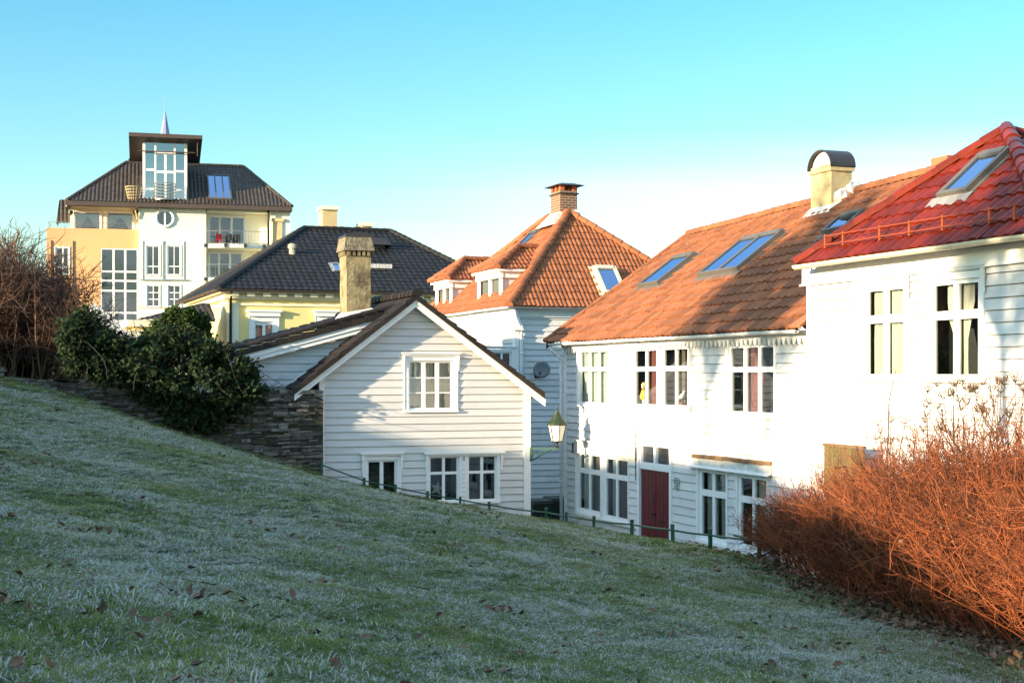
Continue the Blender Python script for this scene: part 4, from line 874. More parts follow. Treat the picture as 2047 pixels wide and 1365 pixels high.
# low annex to its left
an = Bld('yellow_annex', 270, 63., -6., 20, 'low yellow annex with dark sloping roof beside the yellow house, behind the ivy', 'house')
f = an.f; w_ = f.P(420, 660).x; zt_ = f.P(345, 640).z
m = MB(); m.box(0, 0, 0, w_, 4, zt_-.3); m.build('wall', YELLOWP, an.root)
m = MB(); m.box(-.2, -.2, zt_-.75, w_, 4, zt_-.45); m.box(-.35, -.35, zt_-.3, w_, 4.2, zt_-.02); m.build('cornice', MATS['cream_trim'], an.root)
rt = MB(); a = f.P(283, 634, -.5); b1 = f.P(430, 634, -.5); t0, t1 = f.P(408, 607, 2.5), f.P(418, 607, 2.5)
tiles((a.x, -.5, zt_), (b1.x, -.5, zt_), (t1.x, 2.5, t1.z), (t0.x, 2.5, t1.z), mb=rt, sub=4); tiles((b1.x, -.5, zt_), (b1.x, 4.5, zt_), (t1.x, 2.6, t1.z), (t1.x, 2.5, t1.z), mb=rt, sub=4); tiles((a.x, 4.5, zt_), (a.x, -.5, zt_), (t0.x, 2.5, t1.z), (t0.x, 2.6, t1.z), mb=rt, sub=4)
rt.build('roof', TBROWN, an.root)

# ================================================================== APARTMENT BUILDING
ab = Bld('apartment_building', 277, 115., -8., 14, 'tall orange and cream apartment block with a glass stair tower on its roof', 'apartment block')
f = ab.f
X = lambda px, y=0.: f.P(px, 500, y).x
Z = lambda py, px=330, y=0.: f.P(px, py, y).z
zev = Z(407, 345, -.5)
xo, xc, xb0, xb1, xr = X(93), X(412), X(414), X(541), X(580)
# orange wing
yo = .35
ow = [f.rect(111, 138, 494, 549, yo), f.rect(111, 138, 572, 620, yo)]
st = f.rect(201, 276, 497, 694, yo); zpar = Z(457, 185, yo)
m = MB(); wall(m, X(93, yo), 0.02, 0, zpar, ow+[st], y=yo, lap=0, sp=99); m.face(((X(93, yo), yo, 0), (X(93, yo), 12, 0), (X(93, yo), 12, zpar), (X(93, yo), yo, zpar))[::-1]); m.face(((X(93, yo), yo, zpar), (0, yo, zpar), (0, 3, zpar), (X(93, yo), 3, zpar))); m.build('orange_wall', ORANGEP, ab.root)
for r in ow: window(ab, f, r, 2, (.25, .75), y=yo, case=.05, frame=.09, mull=.09, sill=.06, colw=[.55, .45], glassm=GLASST, mat=TRIM, curtain=[('half', CURTY, .7)])
m = MB()
for r in ow:
    for xx in (r[0]-.34, r[1]+.28): m.box(xx, yo-.07, r[2]-.3, xx+.06, yo, r[3]+.5)
    m.box(r[0]-.45, yo-.14, r[2]-.35, r[1]+.6, yo, r[2]-.25)
m.build('window_strip', BROWNMET, ab.root)
window(ab, f, st, 3, (.055, .11, .11, .09, .24, .11, .10, .24)[::1], y=yo, case=0, sill=0, frame=.09, mull=.16, rail=.14, glassm=GLASST, deep=2., name='stair_window', curtain=None)
# cream block
cw_ = [f.rect(293, 319, 491, 550), f.rect(335, 361, 491, 550), f.rect(294, 319, 570, 613), f.rect(336, 361, 570, 613)]
rw = f.rect(311, 348, 418, 455)
m = MB(); wall(m, 0, xc, 0, zev-.05, cw_+[rw], lap=0, sp=99)
# fill around the round window
cxr, czr, rr_r = (rw[0]+rw[1])/2, (rw[2]+rw[3])/2, (rw[3]-rw[2])/2*.84
nseg = 24; sq = []
for k in range(nseg):
    a = 2*math.pi*k/nseg; c, s_ = math.cos(a), math.sin(a); t = 1/max(abs(c), abs(s_)); sq.append((cxr+c*t*(rw[1]-rw[0])/2, 0, czr+s_*t*(rw[3]-rw[2])/2))
for k in range(nseg):
    a, b1 = 2*math.pi*k/nseg, 2*math.pi*(k+1)/nseg
    m.face(((cxr+math.cos(a)*rr_r, 0, czr+math.sin(a)*rr_r), sq[k], sq[(k+1) % nseg], (cxr+math.cos(b1)*rr_r, 0, czr+math.sin(b1)*rr_r))[::-1])
# right part: pier, soffit, balcony recess
m.face(((0, 0, 0), (0, 2.6, 0), (0, 2.6, zev), (0, 0, zev))[::-1]); yr = 1.6
for py0, py1 in ((424, 488), (500, 562), (575, 640), (650, 720)):
    z0, z1 = Z(py1, 470, yr), Z(py0, 470, yr)
m.box(xb0+.02, -.01, Z(424, 470), xb1, 3, zev-.05); m.box(xb1, -.012, 0, xr, 9, zev-.05)
wq = [f.rect(418, 489, 433, 488, yr), f.rect(418, 484, 505, 562, yr), f.rect(418, 484, 578, 640, yr)]
wall(m, xb0-.5, xb1+.3, 0, zev-.5, wq, y=yr, lap=0, sp=99)
m.face(((xc, 0, 0), (xc, yr, 0), (xc, yr, zev-.05), (xc, 0, zev-.05)))
m.build('cream_wall', CREAM, ab.root)
m = MB(); m.tube([(cxr+math.cos(a)*(rr_r+.06), -.03, czr+math.sin(a)*(rr_r+.06)) for a in np.linspace(0, 2*math.pi, 25)], .12, 6); m.box(cxr-.06, .0, czr-rr_r, cxr+.06, .06, czr+rr_r); ro = m.build('round_window', TRIM, ab.root)
g = MB(); g.face([(cxr+math.cos(a)*rr_r, .05, czr+math.sin(a)*rr_r) for a in np.linspace(0, 2*math.pi, 24, endpoint=False)][::-1]); g.build('pane', GLASST, ro)
g = MB(); g.box(rw[0], .12, rw[2], rw[1], .6, rw[3]); g.build('room_lining', DARK, ro)
for r in cw_[:2]: window(ab, f, r, 2, (.28, .72), case=.05, frame=.08, mull=.06, rail=.08, sill=.05, glassm=GLASST, curtain=[('half', CURTB, .2)])
for r in cw_[2:]: window(ab, f, r, 2, (1, 1, 1), case=.04, frame=.07, mull=.07, rail=.07, sill=.05, glassm=GLASST)
m = MB()
for r in cw_[:2]:
    for xx in (r[0]-.30, r[1]+.25): m.box(xx, -.05, r[2]-.35, xx+.05, 0, r[3]+.35)
    m.box(r[0]-.45, -.12, r[2]-.42, r[1]+.6, 0, r[2]-.34)
m.build('window_strip', GREYMET, ab.root)
m = MB(); zb_ = Z(614, 330); m.box(0, -.04, zb_-.06, xc, 0, zb_); m.build('string_course', BEIGEP, ab.root)
for r in wq: window(ab, f, r, 3, (1,), y=yr, case=.06, frame=.09, mull=.16, sill=0, glassm=GLASST, colw=[.8, 1, 1], curtain=[('span', CURT, .68, 1.)], name='balcony_door', deep=1.5)
m = MB(); a = f.P(545, 443); b1 = f.P(564, 443); m.box(a.x, -.12, 0, b1.x, 0, a.z); m.box(a.x-.12, -.2, a.z, b1.x+.12, 0, a.z+.25); m.build('pilaster', BEIGEP, ab.root)
# balconies with curved slabs and railings
for py in (489, 556):
    zs_ = Z(py, 470, -.8); pts = [(xb0-.15+(xb1-xb0+.1)*t, -.15-1.1*math.sin(math.pi*(.12+.76*t)) , zs_) for t in np.linspace(0, 1, 11)]
    m = MB(); poly = [(xb0-.15, yr, zs_-.28)]+[(p[0], p[1], zs_-.28) for p in pts]+[(xb1-.05, yr, zs_-.28)]; m.prism(poly, (0, 0, .28)); bo = m.build('balcony', CREAM, ab.root)
    rl_ = rail(ab, pts, 1.05, .22, GREYMET); rl_.parent = bo
    m = MB()
    for t in (0, 3, 6, 9): p = pts[t]; m.box(p[0]-.12, p[1]-.14, zs_-.25, p[0]+.12, p[1]-.02, zs_+.03)
    m.build('rail_bracket', DARKMET, bo)
# balcony chairs
zs_ = Z(489, 470, -.8)
for px_, mt, lb in ((438, REDC, 'red chair on the upper balcony of the apartment block'), (459, BLACKP, 'left of the two black chairs on the upper balcony'), (474, BLACKP, 'right of the two black chairs on the upper balcony')):
    c = thing('balcony_chair', ab.M @ Vector((X(px_, .3), .3, zs_)), R(14), lb, 'chair', 'chairs on the upper balcony')
    m = MB(); m.box(-.24, -.24, .42, .24, .24, .47); m.build('seat', mt, c); m = MB(); m.box(-.24, .2, .471, .24, .25, .95); m.build('backrest', mt, c)
    for sx in (-.2, .2):
        for sy in (-.2, .2): m = MB(); m.box(sx-.02, sy-.02, 0, sx+.02, sy+.02, .419); m.build('leg', mt, c)
# terrace behind the parapet
yt = 2.4; zt0 = zpar-.2
tw = [f.rect(150, 201, 424, 462, yt), f.rect(214, 266, 425, 462, yt)]
m = MB(); wall(m, X(140, yt), 0, zt0, zev-.05, tw, y=yt, lap=0, sp=99); m.box(X(140, yt)-.3, yt-.4, Z(416, 210, yt), .0, yt, zev-.05); m.face(((X(140, yt), yt, zt0), (X(140, yt), 12, zt0), (X(140, yt), 12, zev), (X(140, yt), yt, zev))[::-1]); m.build('terrace_wall', CREAM, ab.root)
for r in tw: window(ab, f, r, 1, (1,), y=yt, case=.08, frame=.08, sill=0, glassm=GLASS, curtain=[('tied', CURT)], deep=1.2)
m = MB()
for px_ in (141, 271):
    p = f.P(px_, 428, yt-.3); m.lathe(p, [(.03, .3), (.18, .28), (.2, .02), (.1, 0), (.08, -.1), (.02, -.12)], 10)
m.build('wall_lantern', BLACKP, ab.root)
rail(ab, [(X(97, yo), 3, zpar-.05), (X(97, yo), yo+.15, zpar-.05), (X(150, yo), yo+.15, zpar-.05), (X(210, yo), yo+.15, zpar-.05), (-.1, yo+.15, zpar-.05)], .5, 1, GREYMET, bars=False, mids=2, name='terrace_railing')
# roof
yE = -.6; xa, xz = X(134, yE), X(583, yE); yrdg = 5.6; rA = f.P(252, 322, yrdg); rB = f.P(486, 337, yrdg); zr_ = (rA.z+rB.z)/2
L0, R0, B0, BR = Vector((xa, yE, zev)), Vector((xz, yE, zev)), Vector((xa, 12, zev)), Vector((xz, 12, zev)); A1, A2 = Vector((rA.x, yrdg, zr_)), Vector((rB.x, yrdg, zr_))
rt = MB(); T = dict(w=.30, l=.42, amp=.07, step=.03, sub=4, mb=rt)
tiles(L0, R0, A2, A1, **T); tiles(B0, L0, A1, A1, **T); tiles(R0, BR, A2, A2, **T); tiles(BR, B0, A1, A2, **{**T, 'w': .9, 'l': 1.})
caps(L0, A1, mb=rt, r=.15); caps(R0, A2, mb=rt, r=.15); caps(A1, A2, mb=rt, r=.15); caps(B0, A1, mb=rt, r=.15)
a, b1, c_, d_ = f.P(112, 446, 3.2), f.P(141, 446, 3.2), f.P(141, 404, 4.2), f.P(119, 400, 4.2); tiles(a, b1, c_, d_, **T)
rt.face((a, d_, d_+Vector((0, 3, 0)), a+Vector((0, 3, 0))))
rt.build('roof', TBROWN, ab.root)
m = MB(); m.box(xa-.05, yE-.12, zev-.35, xz+.05, yE+.02, zev-.02); m.box(xa-.05, yE+.02, zev-.30, xz, .3, zev-.12); m.box(xa-.06, yE+.02, zev-.35, xa+.1, 12, zev-.02); m.box(xz-.1, yE+.02, zev-.35, xz+.06, 12, zev-.02); m.build('eave_fascia', BROWNMET, ab.root)
downpipe(ab, [(X(536), -.35, zev-.3), (X(536), -.3, zev-1.), (X(536), -.25, zev-3.2)], .09, BLACKP)
rp = RP(ab, L0, R0, A1)
q = [rp.hit(*p_, .1) for p_ in [(418, 397), (463, 400), (458, 353), (413, 350)]]
skylight(ab, rp, (q[0][0]+q[3][0])/2, (q[1][0]+q[2][0])/2, (q[0][1]+q[1][1])/2, (q[2][1]+q[3][1])/2, SKYFRAME, 3, h=.2, fr=.09, apron=False)
a, b1 = f.P(259, 322, yrdg+.2), f.P(282, 322, yrdg+.2); m = MB(); m.box(a.x, yrdg, zr_-.2, b1.x, yrdg+.6, zr_+.12); m.box(a.x-.08, yrdg-.1, zr_+.16, b1.x, yrdg+.7, zr_+.35); m.build('ridge_vent', DARKMET, ab.root)
# glass tower
ty = -.02; tx0, tx1 = X(285, ty), X(374, ty); z0, z1 = Z(400, 330, ty), Z(281, 330, ty); dpt = 3.4
tm = MB(); yf = ty; W = tx1-tx0
def vbar(a, c, za, zb): tm.box(tx0+W*a, yf-.03, za, tx0+W*c, yf+.12, zb)
def hbar(za, zb, a, c): tm.box(tx0+W*a, yf-.02, za, tx0+W*c, yf+.10, zb)
H = z1-z0
for a, c in ((0, .06), (.94, 1)): vbar(a, c, z0, z1)
for a, c in ((.265, .305), (.70, .74)): vbar(a, c, z0, z1)
vbar(.485, .535, z0, z0+H*.80)
hbar(z1-.18, z1, 0, 1); hbar(z0+H*.76, z0+H*.82, .32, .69)
for q in (.48, .155): hbar(z0+H*q, z0+H*(q+.04), 0.08, .26)
for q in (.47, .15): hbar(z0+H*q, z0+H*(q+.035), .75, .92)
hbar(z0+H*.45, z0+H*.49, .32, .69); hbar(z0, z0+.12, 0, 1)
for yy_ in (1.1, 2.2, 3.28): tm.box(tx0, yy_, z0, tx0+.12, yy_+.12, z1); tm.box(tx1-.12, yy_, z0, tx1, yy_+.12, z1)
tm.box(tx0, .1, z1-.18, tx0+.12, dpt, z1); tm.box(tx1-.12, .1, z1-.18, tx1, dpt, z1)
to = tm.build('stair_tower', TRIM, ab.root)
g = MB(); a = .05; g.face(((tx0+a, yf+.05, z0), (tx1-a, yf+.05, z0), (tx1-a, yf+.05, z1), (tx0+a, yf+.05, z1))); g.face(((tx0+a, dpt, z0), (tx0+a, yf+.05, z0), (tx0+a, yf+.05, z1), (tx0+a, dpt, z1))); g.face(((tx1-a, yf+.05, z0), (tx1-a, dpt, z0), (tx1-a, dpt, z1), (tx1-a, yf+.05, z1))); g.build('pane', glass('tower_glass', (.35, .52, .56), .30, 1.), to)
g = MB(); g.box(tx0+.3, .9, z0, tx1-.3, dpt-.1, z1-.05); g.build('stair_core', M('tower_core', (.12, .19, .19), rough=.8, scale=.6, var=.3), to)
g = MB(); x0, x1 = X(258, -1.2), X(404, -1.2); zl0, zr0 = Z(265, 258, -1.2), Z(274, 404, -1.2)
zrf = zl0; ins = .9
g.hexa([(x0+ins, -.35, z1-.15), (x1-ins, -.35, z1-.15), (x1-ins, dpt+.3, z1-.15), (x0+ins, dpt+.3, z1-.15)], [(x0, -1.25, zrf-.30), (x1, -1.25, zrf-.32), (x1, dpt+1.3, zrf-1.4), (x0, dpt+1.3, zrf-1.4)])
g.hexa([(x0-.02, -1.3, zrf-.30), (x1+.02, -1.3, zrf-.32), (x1+.02, dpt+1.35, zrf-1.4), (x0-.02, dpt+1.35, zrf-1.4)], [(x0-.02, -1.3, zrf), (x1+.02, -1.3, zrf-.03), (x1+.02, dpt+1.35, zrf-1.1), (x0-.02, dpt+1.35, zrf-1.1)])
g.build('canopy_roof', BROWNMET, to)
m = MB(); m.tube([(x0+.6, -.30, z0+H*.80), (x1-.5, -.30, z0+H*.80)], .05, 5); m.tube([(x1-.35, -.8, zrf-.5), (x1-.35, -.8, zrf-1.6)], .04, 5); m.build('tie_rod', BROWNMET, to)
for (pl, pr, pt, pb, nm) in ((308, 350, 366, 397, 'basket_balcony'), (250, 284, 373, 402, 'basket_balcony')):
    a, b1 = f.P(pl, pt, -.2), f.P(pr, pt, -.2); hh = f.P(pl, pt, -.2).z-f.P(pl, pb, -.2).z; zb0 = f.P(pl, pb, -.2).z; cxx = (a.x+b1.x)/2; rr = (b1.x-a.x)/2; m = MB()
    kk = .62 if pl == 250 else .97
    for j in range(6): t = j/5; r2 = rr*(kk+(1-kk)*t); m.tube([(cxx+math.cos(q)*r2, -.05-abs(math.sin(q))*r2*.8, zb0+hh*t) for q in np.linspace(math.pi, 2*math.pi, 13)], .03, 4)
    for q in np.linspace(math.pi, 2*math.pi, 9): m.tube([(cxx+math.cos(q)*rr*kk, -.05-abs(math.sin(q))*rr*kk*.8, zb0), (cxx+math.cos(q)*rr, -.05-abs(math.sin(q))*rr*.8, zb0+hh)], .022, 4)
    m.prism([(cxx+math.cos(q)*rr*kk, -.05-abs(math.sin(q))*rr*kk*.8, zb0-.1) for q in np.linspace(math.pi, 2*math.pi, 13)], (0,0,.1))
    if pl == 250: m.tube([(cxx, -.3, zb0-.1), (X(274), -.1, zev-1.2)], .06, 5)
    m.build(nm, GREYMET if pl != 250 else BEIGEP, to)

# church spire far behind
p = PT(330, 210, 260.); sp = thing('church_spire', (p.x, 260, -10), R(25), 'slender blue church spire rising behind the glass stair tower', 'spire')
zt_ = p.z+10; zb_ = PT(330, 268, 260.).z+10
m = MB(); hw = 13/FPX*260; m.lathe((0,0,0), [(hw*1.25, zb_-2.2), (hw*.72, zb_), (.06, zt_-1.)], 8); m.build('spire_roof', SPIRE, sp)
m = MB(); m.tube([(0,0,zt_-1.2), (0,0,zt_+1.2)], .04, 5); m.build('finial', DARKMET, sp)
m = MB(); m.box(-1.5, -1.5, 0, 1.5, 1.5, zb_-2.3); m.build('tower', CREAM, sp)
# white gabled shed behind the ivy
ws = Bld('white_shed', 232, 54., -2., 20, 'white sloping shed gable poking out of the ivy', 'shed')
f = ws.f; a, b1 = f.P(188, 606, 0), f.P(288, 694, 0)
m = MB(); m.hexa([Vector((a.x, 0, a.z-.05)), Vector((b1.x, 0, b1.z-.05)), Vector((b1.x, 3, b1.z-.05)), Vector((a.x, 3, a.z-.05))], [Vector((a.x, 0, a.z)), Vector((b1.x, 0, b1.z)), Vector((b1.x, 3, b1.z)), Vector((a.x, 3, a.z))]); beam(m, (a.x-.03, -.05, a.z+.05), (b1.x+.03, -.05, b1.z+.05), .55, .05); m.build('roof', TRIM, ws.root)
m = MB(); m.prism([(a.x, .05, 0), (b1.x-.2, .05, 0), (b1.x-.2, .05, b1.z), (a.x, .05, a.z-.2)], (0, 2.8, 0)); m.build('wall', WHITE2, ws.root)
# ================================================================== TERRAIN
zpost = [(643, 951), (728, 972), (790, 985), (855, 1000), (920, 1011), (978, 1022), (1092, 1043), (1132, 1048), (1187, 1058), (1263, 1070), (1345, 1085), (1420, 1099), (1518, 1117)]
gl = sh.M.inverted()
def on_line(px, p, d):        # plan intersection of the viewing column px with a line
    a = (px-CX)/FPX; s_ = (a*p[1]-p[0])/(d[0]-a*d[1]); return (p[0]+d[0]*s_, p[1]+d[1]*s_)
gA = sh.M @ Vector((0, -.42, 0)); fac = lh.M @ Vector((9, -3.0, 0))
def fence_xy(px):
    g = on_line(px, (gA.x, gA.y), (gdir.x, gdir.y)); s_ = on_line(px, (fac.x, fac.y), (udir.x, udir.y))
    return g if px < 960 else s_
posts = [(px, *fence_xy(px), py) for px, py in zpost]
posts3 = [Vector((x, y, (HY-py)/FPX*y)) for px, x, y, py in posts]
wl0 = sh.M @ Vector((xL-.05, -.25, 0)); wl0 = Vector((wl0.x, wl0.y)); wl1 = sh.M @ Vector((xL-7.9, .15, 0)); wl1 = Vector((wl1.x, wl1.y)); wd_ = (wl1-wl0).normalized()
cps = [(p.x, p.y, p.z) for p in posts3]
for px, py in ((632, 944), (560, 920), (480, 896), (400, 873), (338, 859), (240, 827), (160, 800), (80, 777), (0, 757)):
    x, y = on_line(px, wl0, wd_); cps.append((x, y, (HY-py)/FPX*y))
pl = lambda x, y: -1.6-.134*x-.0401*y
cps += [(x, y, pl(x, y)) for x, y in ((0, 0), (0, 9), (-2.6, 7.3), (4.5, 13), (5, 18), (4.6, 22), (0, 18), (6, 6), (0, -8), (5, -6))]
cps += [(-6, 16, -1.1), (-9, 25.5, -.58), (-22, 18, 1.2), (-20, 0, 1.1), (-26, 30, 1.9), (-12, 8, -.1), (-15, -10, .8), (7.6, 15, -2.9), (7.2, 19, -3.0), (10, 8, -3.2), (12, -5, -3)]
CP = np.array(cps); n_ = len(CP)
def U(r2): return np.where(r2 > 0, .5*r2*np.log(np.maximum(r2, 1e-12)), 0)
Kx = U(((CP[:, None, :2]-CP[None, :, :2])**2).sum(-1))+np.eye(n_)*.01; Pm = np.c_[np.ones(n_), CP[:, :2]]
A_ = np.block([[Kx, Pm], [Pm.T, np.zeros((3, 3))]]); sol = np.linalg.solve(A_, np.r_[CP[:, 2], 0, 0, 0])
def H(x, y):
    x = np.asarray(x, float); y = np.asarray(y, float); xy = np.stack([x.ravel(), y.ravel()], -1)
    r2 = ((xy[:, None]-CP[None, :, :2])**2).sum(-1)
    return (U(r2) @ sol[:n_]+sol[n_]+xy @ sol[n_+1:]).reshape(x.shape)
def bumps(x, y): return .03*np.sin(x*7.1+1.3*np.sin(y*2.2))*np.sin(y*5.3+np.sin(x*3.1))*np.sin(x*.7+y*.5)+.022*np.sin(x*1.7+.6*np.sin(y*1.1))*np.sin(y*1.35+.8)+.012*np.sin(x*4.1+y*2.3)*np.sin(y*3.7-x)+.03*np.sin(x*.55+y*.4)
wallB = [wl1+wd_*9, wl1, wl0]
fenceL = [Vector((p.x, p.y)) for p in posts3]
far = [Vector((fac.x, fac.y))-Vector((udir.x, udir.y))*k for k in (6, 12, 18)]
bd = [Vector((-2, -12)), Vector((-20, -11)), Vector((-23, 5)), Vector((-24, 18)), Vector((-22.5, 26))]+wallB+fenceL+far+[Vector((13, -4)), Vector((9, -12)), Vector((-2, -12))]
pts = []
for a, b1 in zip(bd, bd[1:]):
    n = max(1, int((b1-a).length/.18)); pts += [a.lerp(b1, k/n) for k in range(n)]
BX = np.array([p.x for p in pts]); BY = np.array([p.y for p in pts]); ns = len(pts)
C0 = np.array([-3.5, 3.5]); tt = np.r_[0, np.linspace(.02, 1, 130)**1.0]
def smoothed(X_, Y_, w): return H(X_, Y_)+bumps(X_, Y_)*w
GX = C0[0]+(BX[None]-C0[0])*tt[:, None]; GY = C0[1]+(BY[None]-C0[1])*tt[:, None]
GZ = np.concatenate([smoothed(GX[i:i+1], GY[i:i+1], 1.) for i in range(len(tt))])
vv = np.stack([GX.ravel(), GY.ravel(), GZ.ravel()], -1); k = len(tt)
ii, jj = np.meshgrid(np.arange(k-1), np.arange(ns), indexing='ij'); j2 = (jj+1) % ns
ff = np.stack([ii*ns+jj, (ii+1)*ns+jj, (ii+1)*ns+j2, ii*ns+j2], -1).reshape(-1, 4)[:, ::-1]
def lawnmat():
    m = bpy.data.materials.new("frosty_turf"); m.use_nodes = True; nt = m.node_tree; N = nt.nodes; L = nt.links; bs = N["Principled BSDF"]
    ge = N.new("ShaderNodeNewGeometry")
    def noise(s_, d=6, r_=.6): n = N.new("ShaderNodeTexNoise"); n.inputs["Scale"].default_value = s_; n.inputs["Detail"].default_value = d; n.inputs["Roughness"].default_value = r_; L.new(ge.outputs["Position"], n.inputs["Vector"]); return n.outputs["Fac"]
    def ramp(x, a, c): r = N.new("ShaderNodeMapRange"); r.inputs[1].default_value = a; r.inputs[2].default_value = c; L.new(x, r.inputs[0]); return r.outputs[0]
    def mix(f_, a, c):
        x = N.new("ShaderNodeMix"); x.data_type = 'RGBA'; L.new(f_, x.inputs[0])
        for s_, q in ((6, a), (7, c)):
            if isinstance(q, tuple): x.inputs[s_].default_value = (*q, 1)
            else: L.new(q, x.inputs[s_])
        return x.outputs[2]
    g = mix(ramp(noise(1.2), .4, .62), (.032, .050, .018), (.065, .080, .030))
    g = mix(ramp(noise(14., 4), .5, .68), g, (.050, .040, .024))
    fr = ramp(noise(.55, 8, .7), .30, .75); fi = ramp(noise(30., 4), .42, .6)
    mu = N.new("ShaderNodeMath"); mu.operation = 'MULTIPLY'; L.new(fr, mu.inputs[0]); L.new(fi, mu.inputs[1])
    g = mix(mu.outputs[0], g, (.22, .235, .21)); L.new(g, bs.inputs["Base Color"]); bs.inputs["Roughness"].default_value = .95; bs.inputs["Specular IOR Level"].default_value = .1
    bp = N.new("ShaderNodeBump"); bp.inputs["Strength"].default_value = 1; bp.inputs["Distance"].default_value = .04; L.new(noise(28., 6, .7), bp.inputs["Height"]); L.new(bp.outputs[0], bs.inputs["Normal"])
    return m
LAWN = lawnmat()
tag(npmesh("lawn", vv, ff, LAWN, smooth=True), kind="structure")
# bank below the lawn edge down to the street
edge = np.stack([BX, BY, GZ[-1]], -1); low = edge.copy(); low[:, 2] = -6
ev_ = np.concatenate([edge, low]); jj = np.arange(ns); ef = np.stack([jj, (jj+1) % ns, ns+(jj+1) % ns, ns+jj], -1)
tag(npmesh("bank", ev_, ef, EARTH), kind="structure")
m = MB(); m.face([lh.M @ Vector(p) for p in ((-14, 0.2, 0.05), (40, .2, .05), (40, -4.5, .05), (-1.2, -4.5, .05), (-14, -1.6, .05))][::-1]); tag(m.build("street", ASPH), kind="structure")
m = MB(); m.face([(-2500, -2500, -4.62), (2500, -2500, -4.62), (2500, 4000, -4.62), (-2500, 4000, -4.62)]); tag(m.build("ground", FARG), kind="structure")
# raised garden behind the stone wall
gpts = [wl0+wd_*(-.1), wl0+wd_*2.5, wl0+wd_*5, wl1, wl1+wd_*9, Vector((-34, 62)), Vector((-18, 60)), Vector((-9.5, 50)), (Vector(((sh.M @ Vector((xL, 7, 0))).x, (sh.M @ Vector((xL, 7, 0))).y)))]
m = MB(); gz = lambda p: float(H(p.x, p.y))+.55
zg = [-.75, -.5, -.4, 0, .5, .3, 0, -.4, -.6]
inset = [p+Vector((-wd_.y, wd_.x))*(-.2) if i < 5 else p for i, p in enumerate(gpts)]
cgp = Vector((-13, 46)); 
for i in range(len(inset)):
    j = (i+1) % len(inset); m.face([(inset[i].x, inset[i].y, zg[i]), (inset[j].x, inset[j].y, zg[j]), (cgp.x, cgp.y, -.2)]); m.face([(inset[i].x, inset[i].y, zg[i]), (inset[i].x, inset[i].y, -5), (inset[j].x, inset[j].y, -5), (inset[j].x, inset[j].y, zg[j])])
tag(m.build("garden_ground", EARTH), kind="structure")
# unseen hill added left of the frame, crest shaped to shade the lawn
EL = R(10.0); SD = Vector((.826, .564, 0)).normalized(); sx, sy = SD.x, SD.y
def rq(r_, q): return r_*sx-q*sy, r_*sy+q*sx
cq = np.array([-40, -10, 0, 8.7, 9.9, 12, 16, 23, 30, 32, 35, 41, 50, 58, 66, 80, 110]); ch_ = np.array([2.5, 2.9, 3.2, 3.36, 4.0, 4.45, 5.05, 6.1, 6.25, 5.8, 6.2, 7.4, 7.2, 6.0, 4.2, 2., 1.])
qs = np.linspace(-40, 110, 220); rs = np.array([-140, -90, -60, -45, -38, -33, -29, -26, -24.5, -23, -21, -18, -15, -12, -9.5, -7])
hv = []
for r_ in rs:
    x, y = rq(r_, qs); base = np.clip(H(x, y), -1.5, 1.8)-.12; c_ = np.interp(qs, cq, ch_)+.22*np.sin(qs*.9)*np.sin(qs*.37)+.10*np.sin(qs*2.9)
    if r_ >= -25: t = np.clip((-r_-8)/16.5, 0, 1); t = t*t*(3-2*t); z = base*(1-t)+c_*t
    else: z = c_*(1-np.clip((-r_-25)/60, 0, 1))-1*np.clip((-r_-25)/60, 0, 1)
    hv.append(np.stack([x, y, z], -1))
hv = np.array(hv); a_, b_ = hv.shape[:2]; ii, jj = np.meshgrid(np.arange(a_-1), np.arange(b_-1), indexing='ij')
tag(npmesh("shading_hill", hv.reshape(-1, 3), np.stack([ii*b_+jj, (ii+1)*b_+jj, (ii+1)*b_+jj+1, ii*b_+jj+1], -1).reshape(-1, 4), LAWN, smooth=True), kind="structure")

# ================================================================== STONE WALL
def wallpt(px): x, y = on_line(px, wl0, wd_); return Vector((x, y))
sw = thing('stone_wall', (wl0.x, wl0.y, float(H(wl0.x, wl0.y))), math.atan2(-wd_.y, -wd_.x), 'old dark dry stone wall running from the cottage corner up the lawn under the ivy', 'stone wall')
SWi = (Matrix.Translation((wl0.x, wl0.y, float(H(wl0.x, wl0.y)))) @ Matrix.Rotation(math.atan2(-wd_.y, -wd_.x), 4, 'Z')).inverted()
z_base0 = float(H(wl0.x, wl0.y)); Lw = (wl1-wl0).length+9
def wtop(s_):   # world height of the wall top at distance s from the cottage
    return float(np.interp(s_, [0, .8, 2.2, 4, 6, 7.9, 12, 17], [-.52, -.45, -.42, -.38, -.20, .10, .5, .9]))
m = MB(SWi)
wdv = Vector((wd_.x, wd_.y, 0)); wn = Vector((wd_.y, -wd_.x, 0)); wn = wn if wn.y < 0 else -wn
s_ = -.05
def stone(s0, s1, z0, z1):
    j = lambda a: random.uniform(-a, a); dpt = random.uniform(-.05, .10)
    o = Vector((wl0.x, wl0.y, 0))
    fr = [o+wdv*(s0+j(.015))+wn*(dpt+j(.025))+Vector((0,0,z0+j(.012))), o+wdv*(s1+j(.015))+wn*(dpt+j(.025))+Vector((0,0,z0+j(.012))), o+wdv*(s1+j(.02))+wn*(dpt+j(.03))+Vector((0,0,z1+j(.015))), o+wdv*(s0+j(.02))+wn*(dpt+j(.03))+Vector((0,0,z1+j(.015)))]
    bk = [p-wn*(.35+dpt) for p in fr]; m.hexa(fr, bk, random.random())
sg = -.05
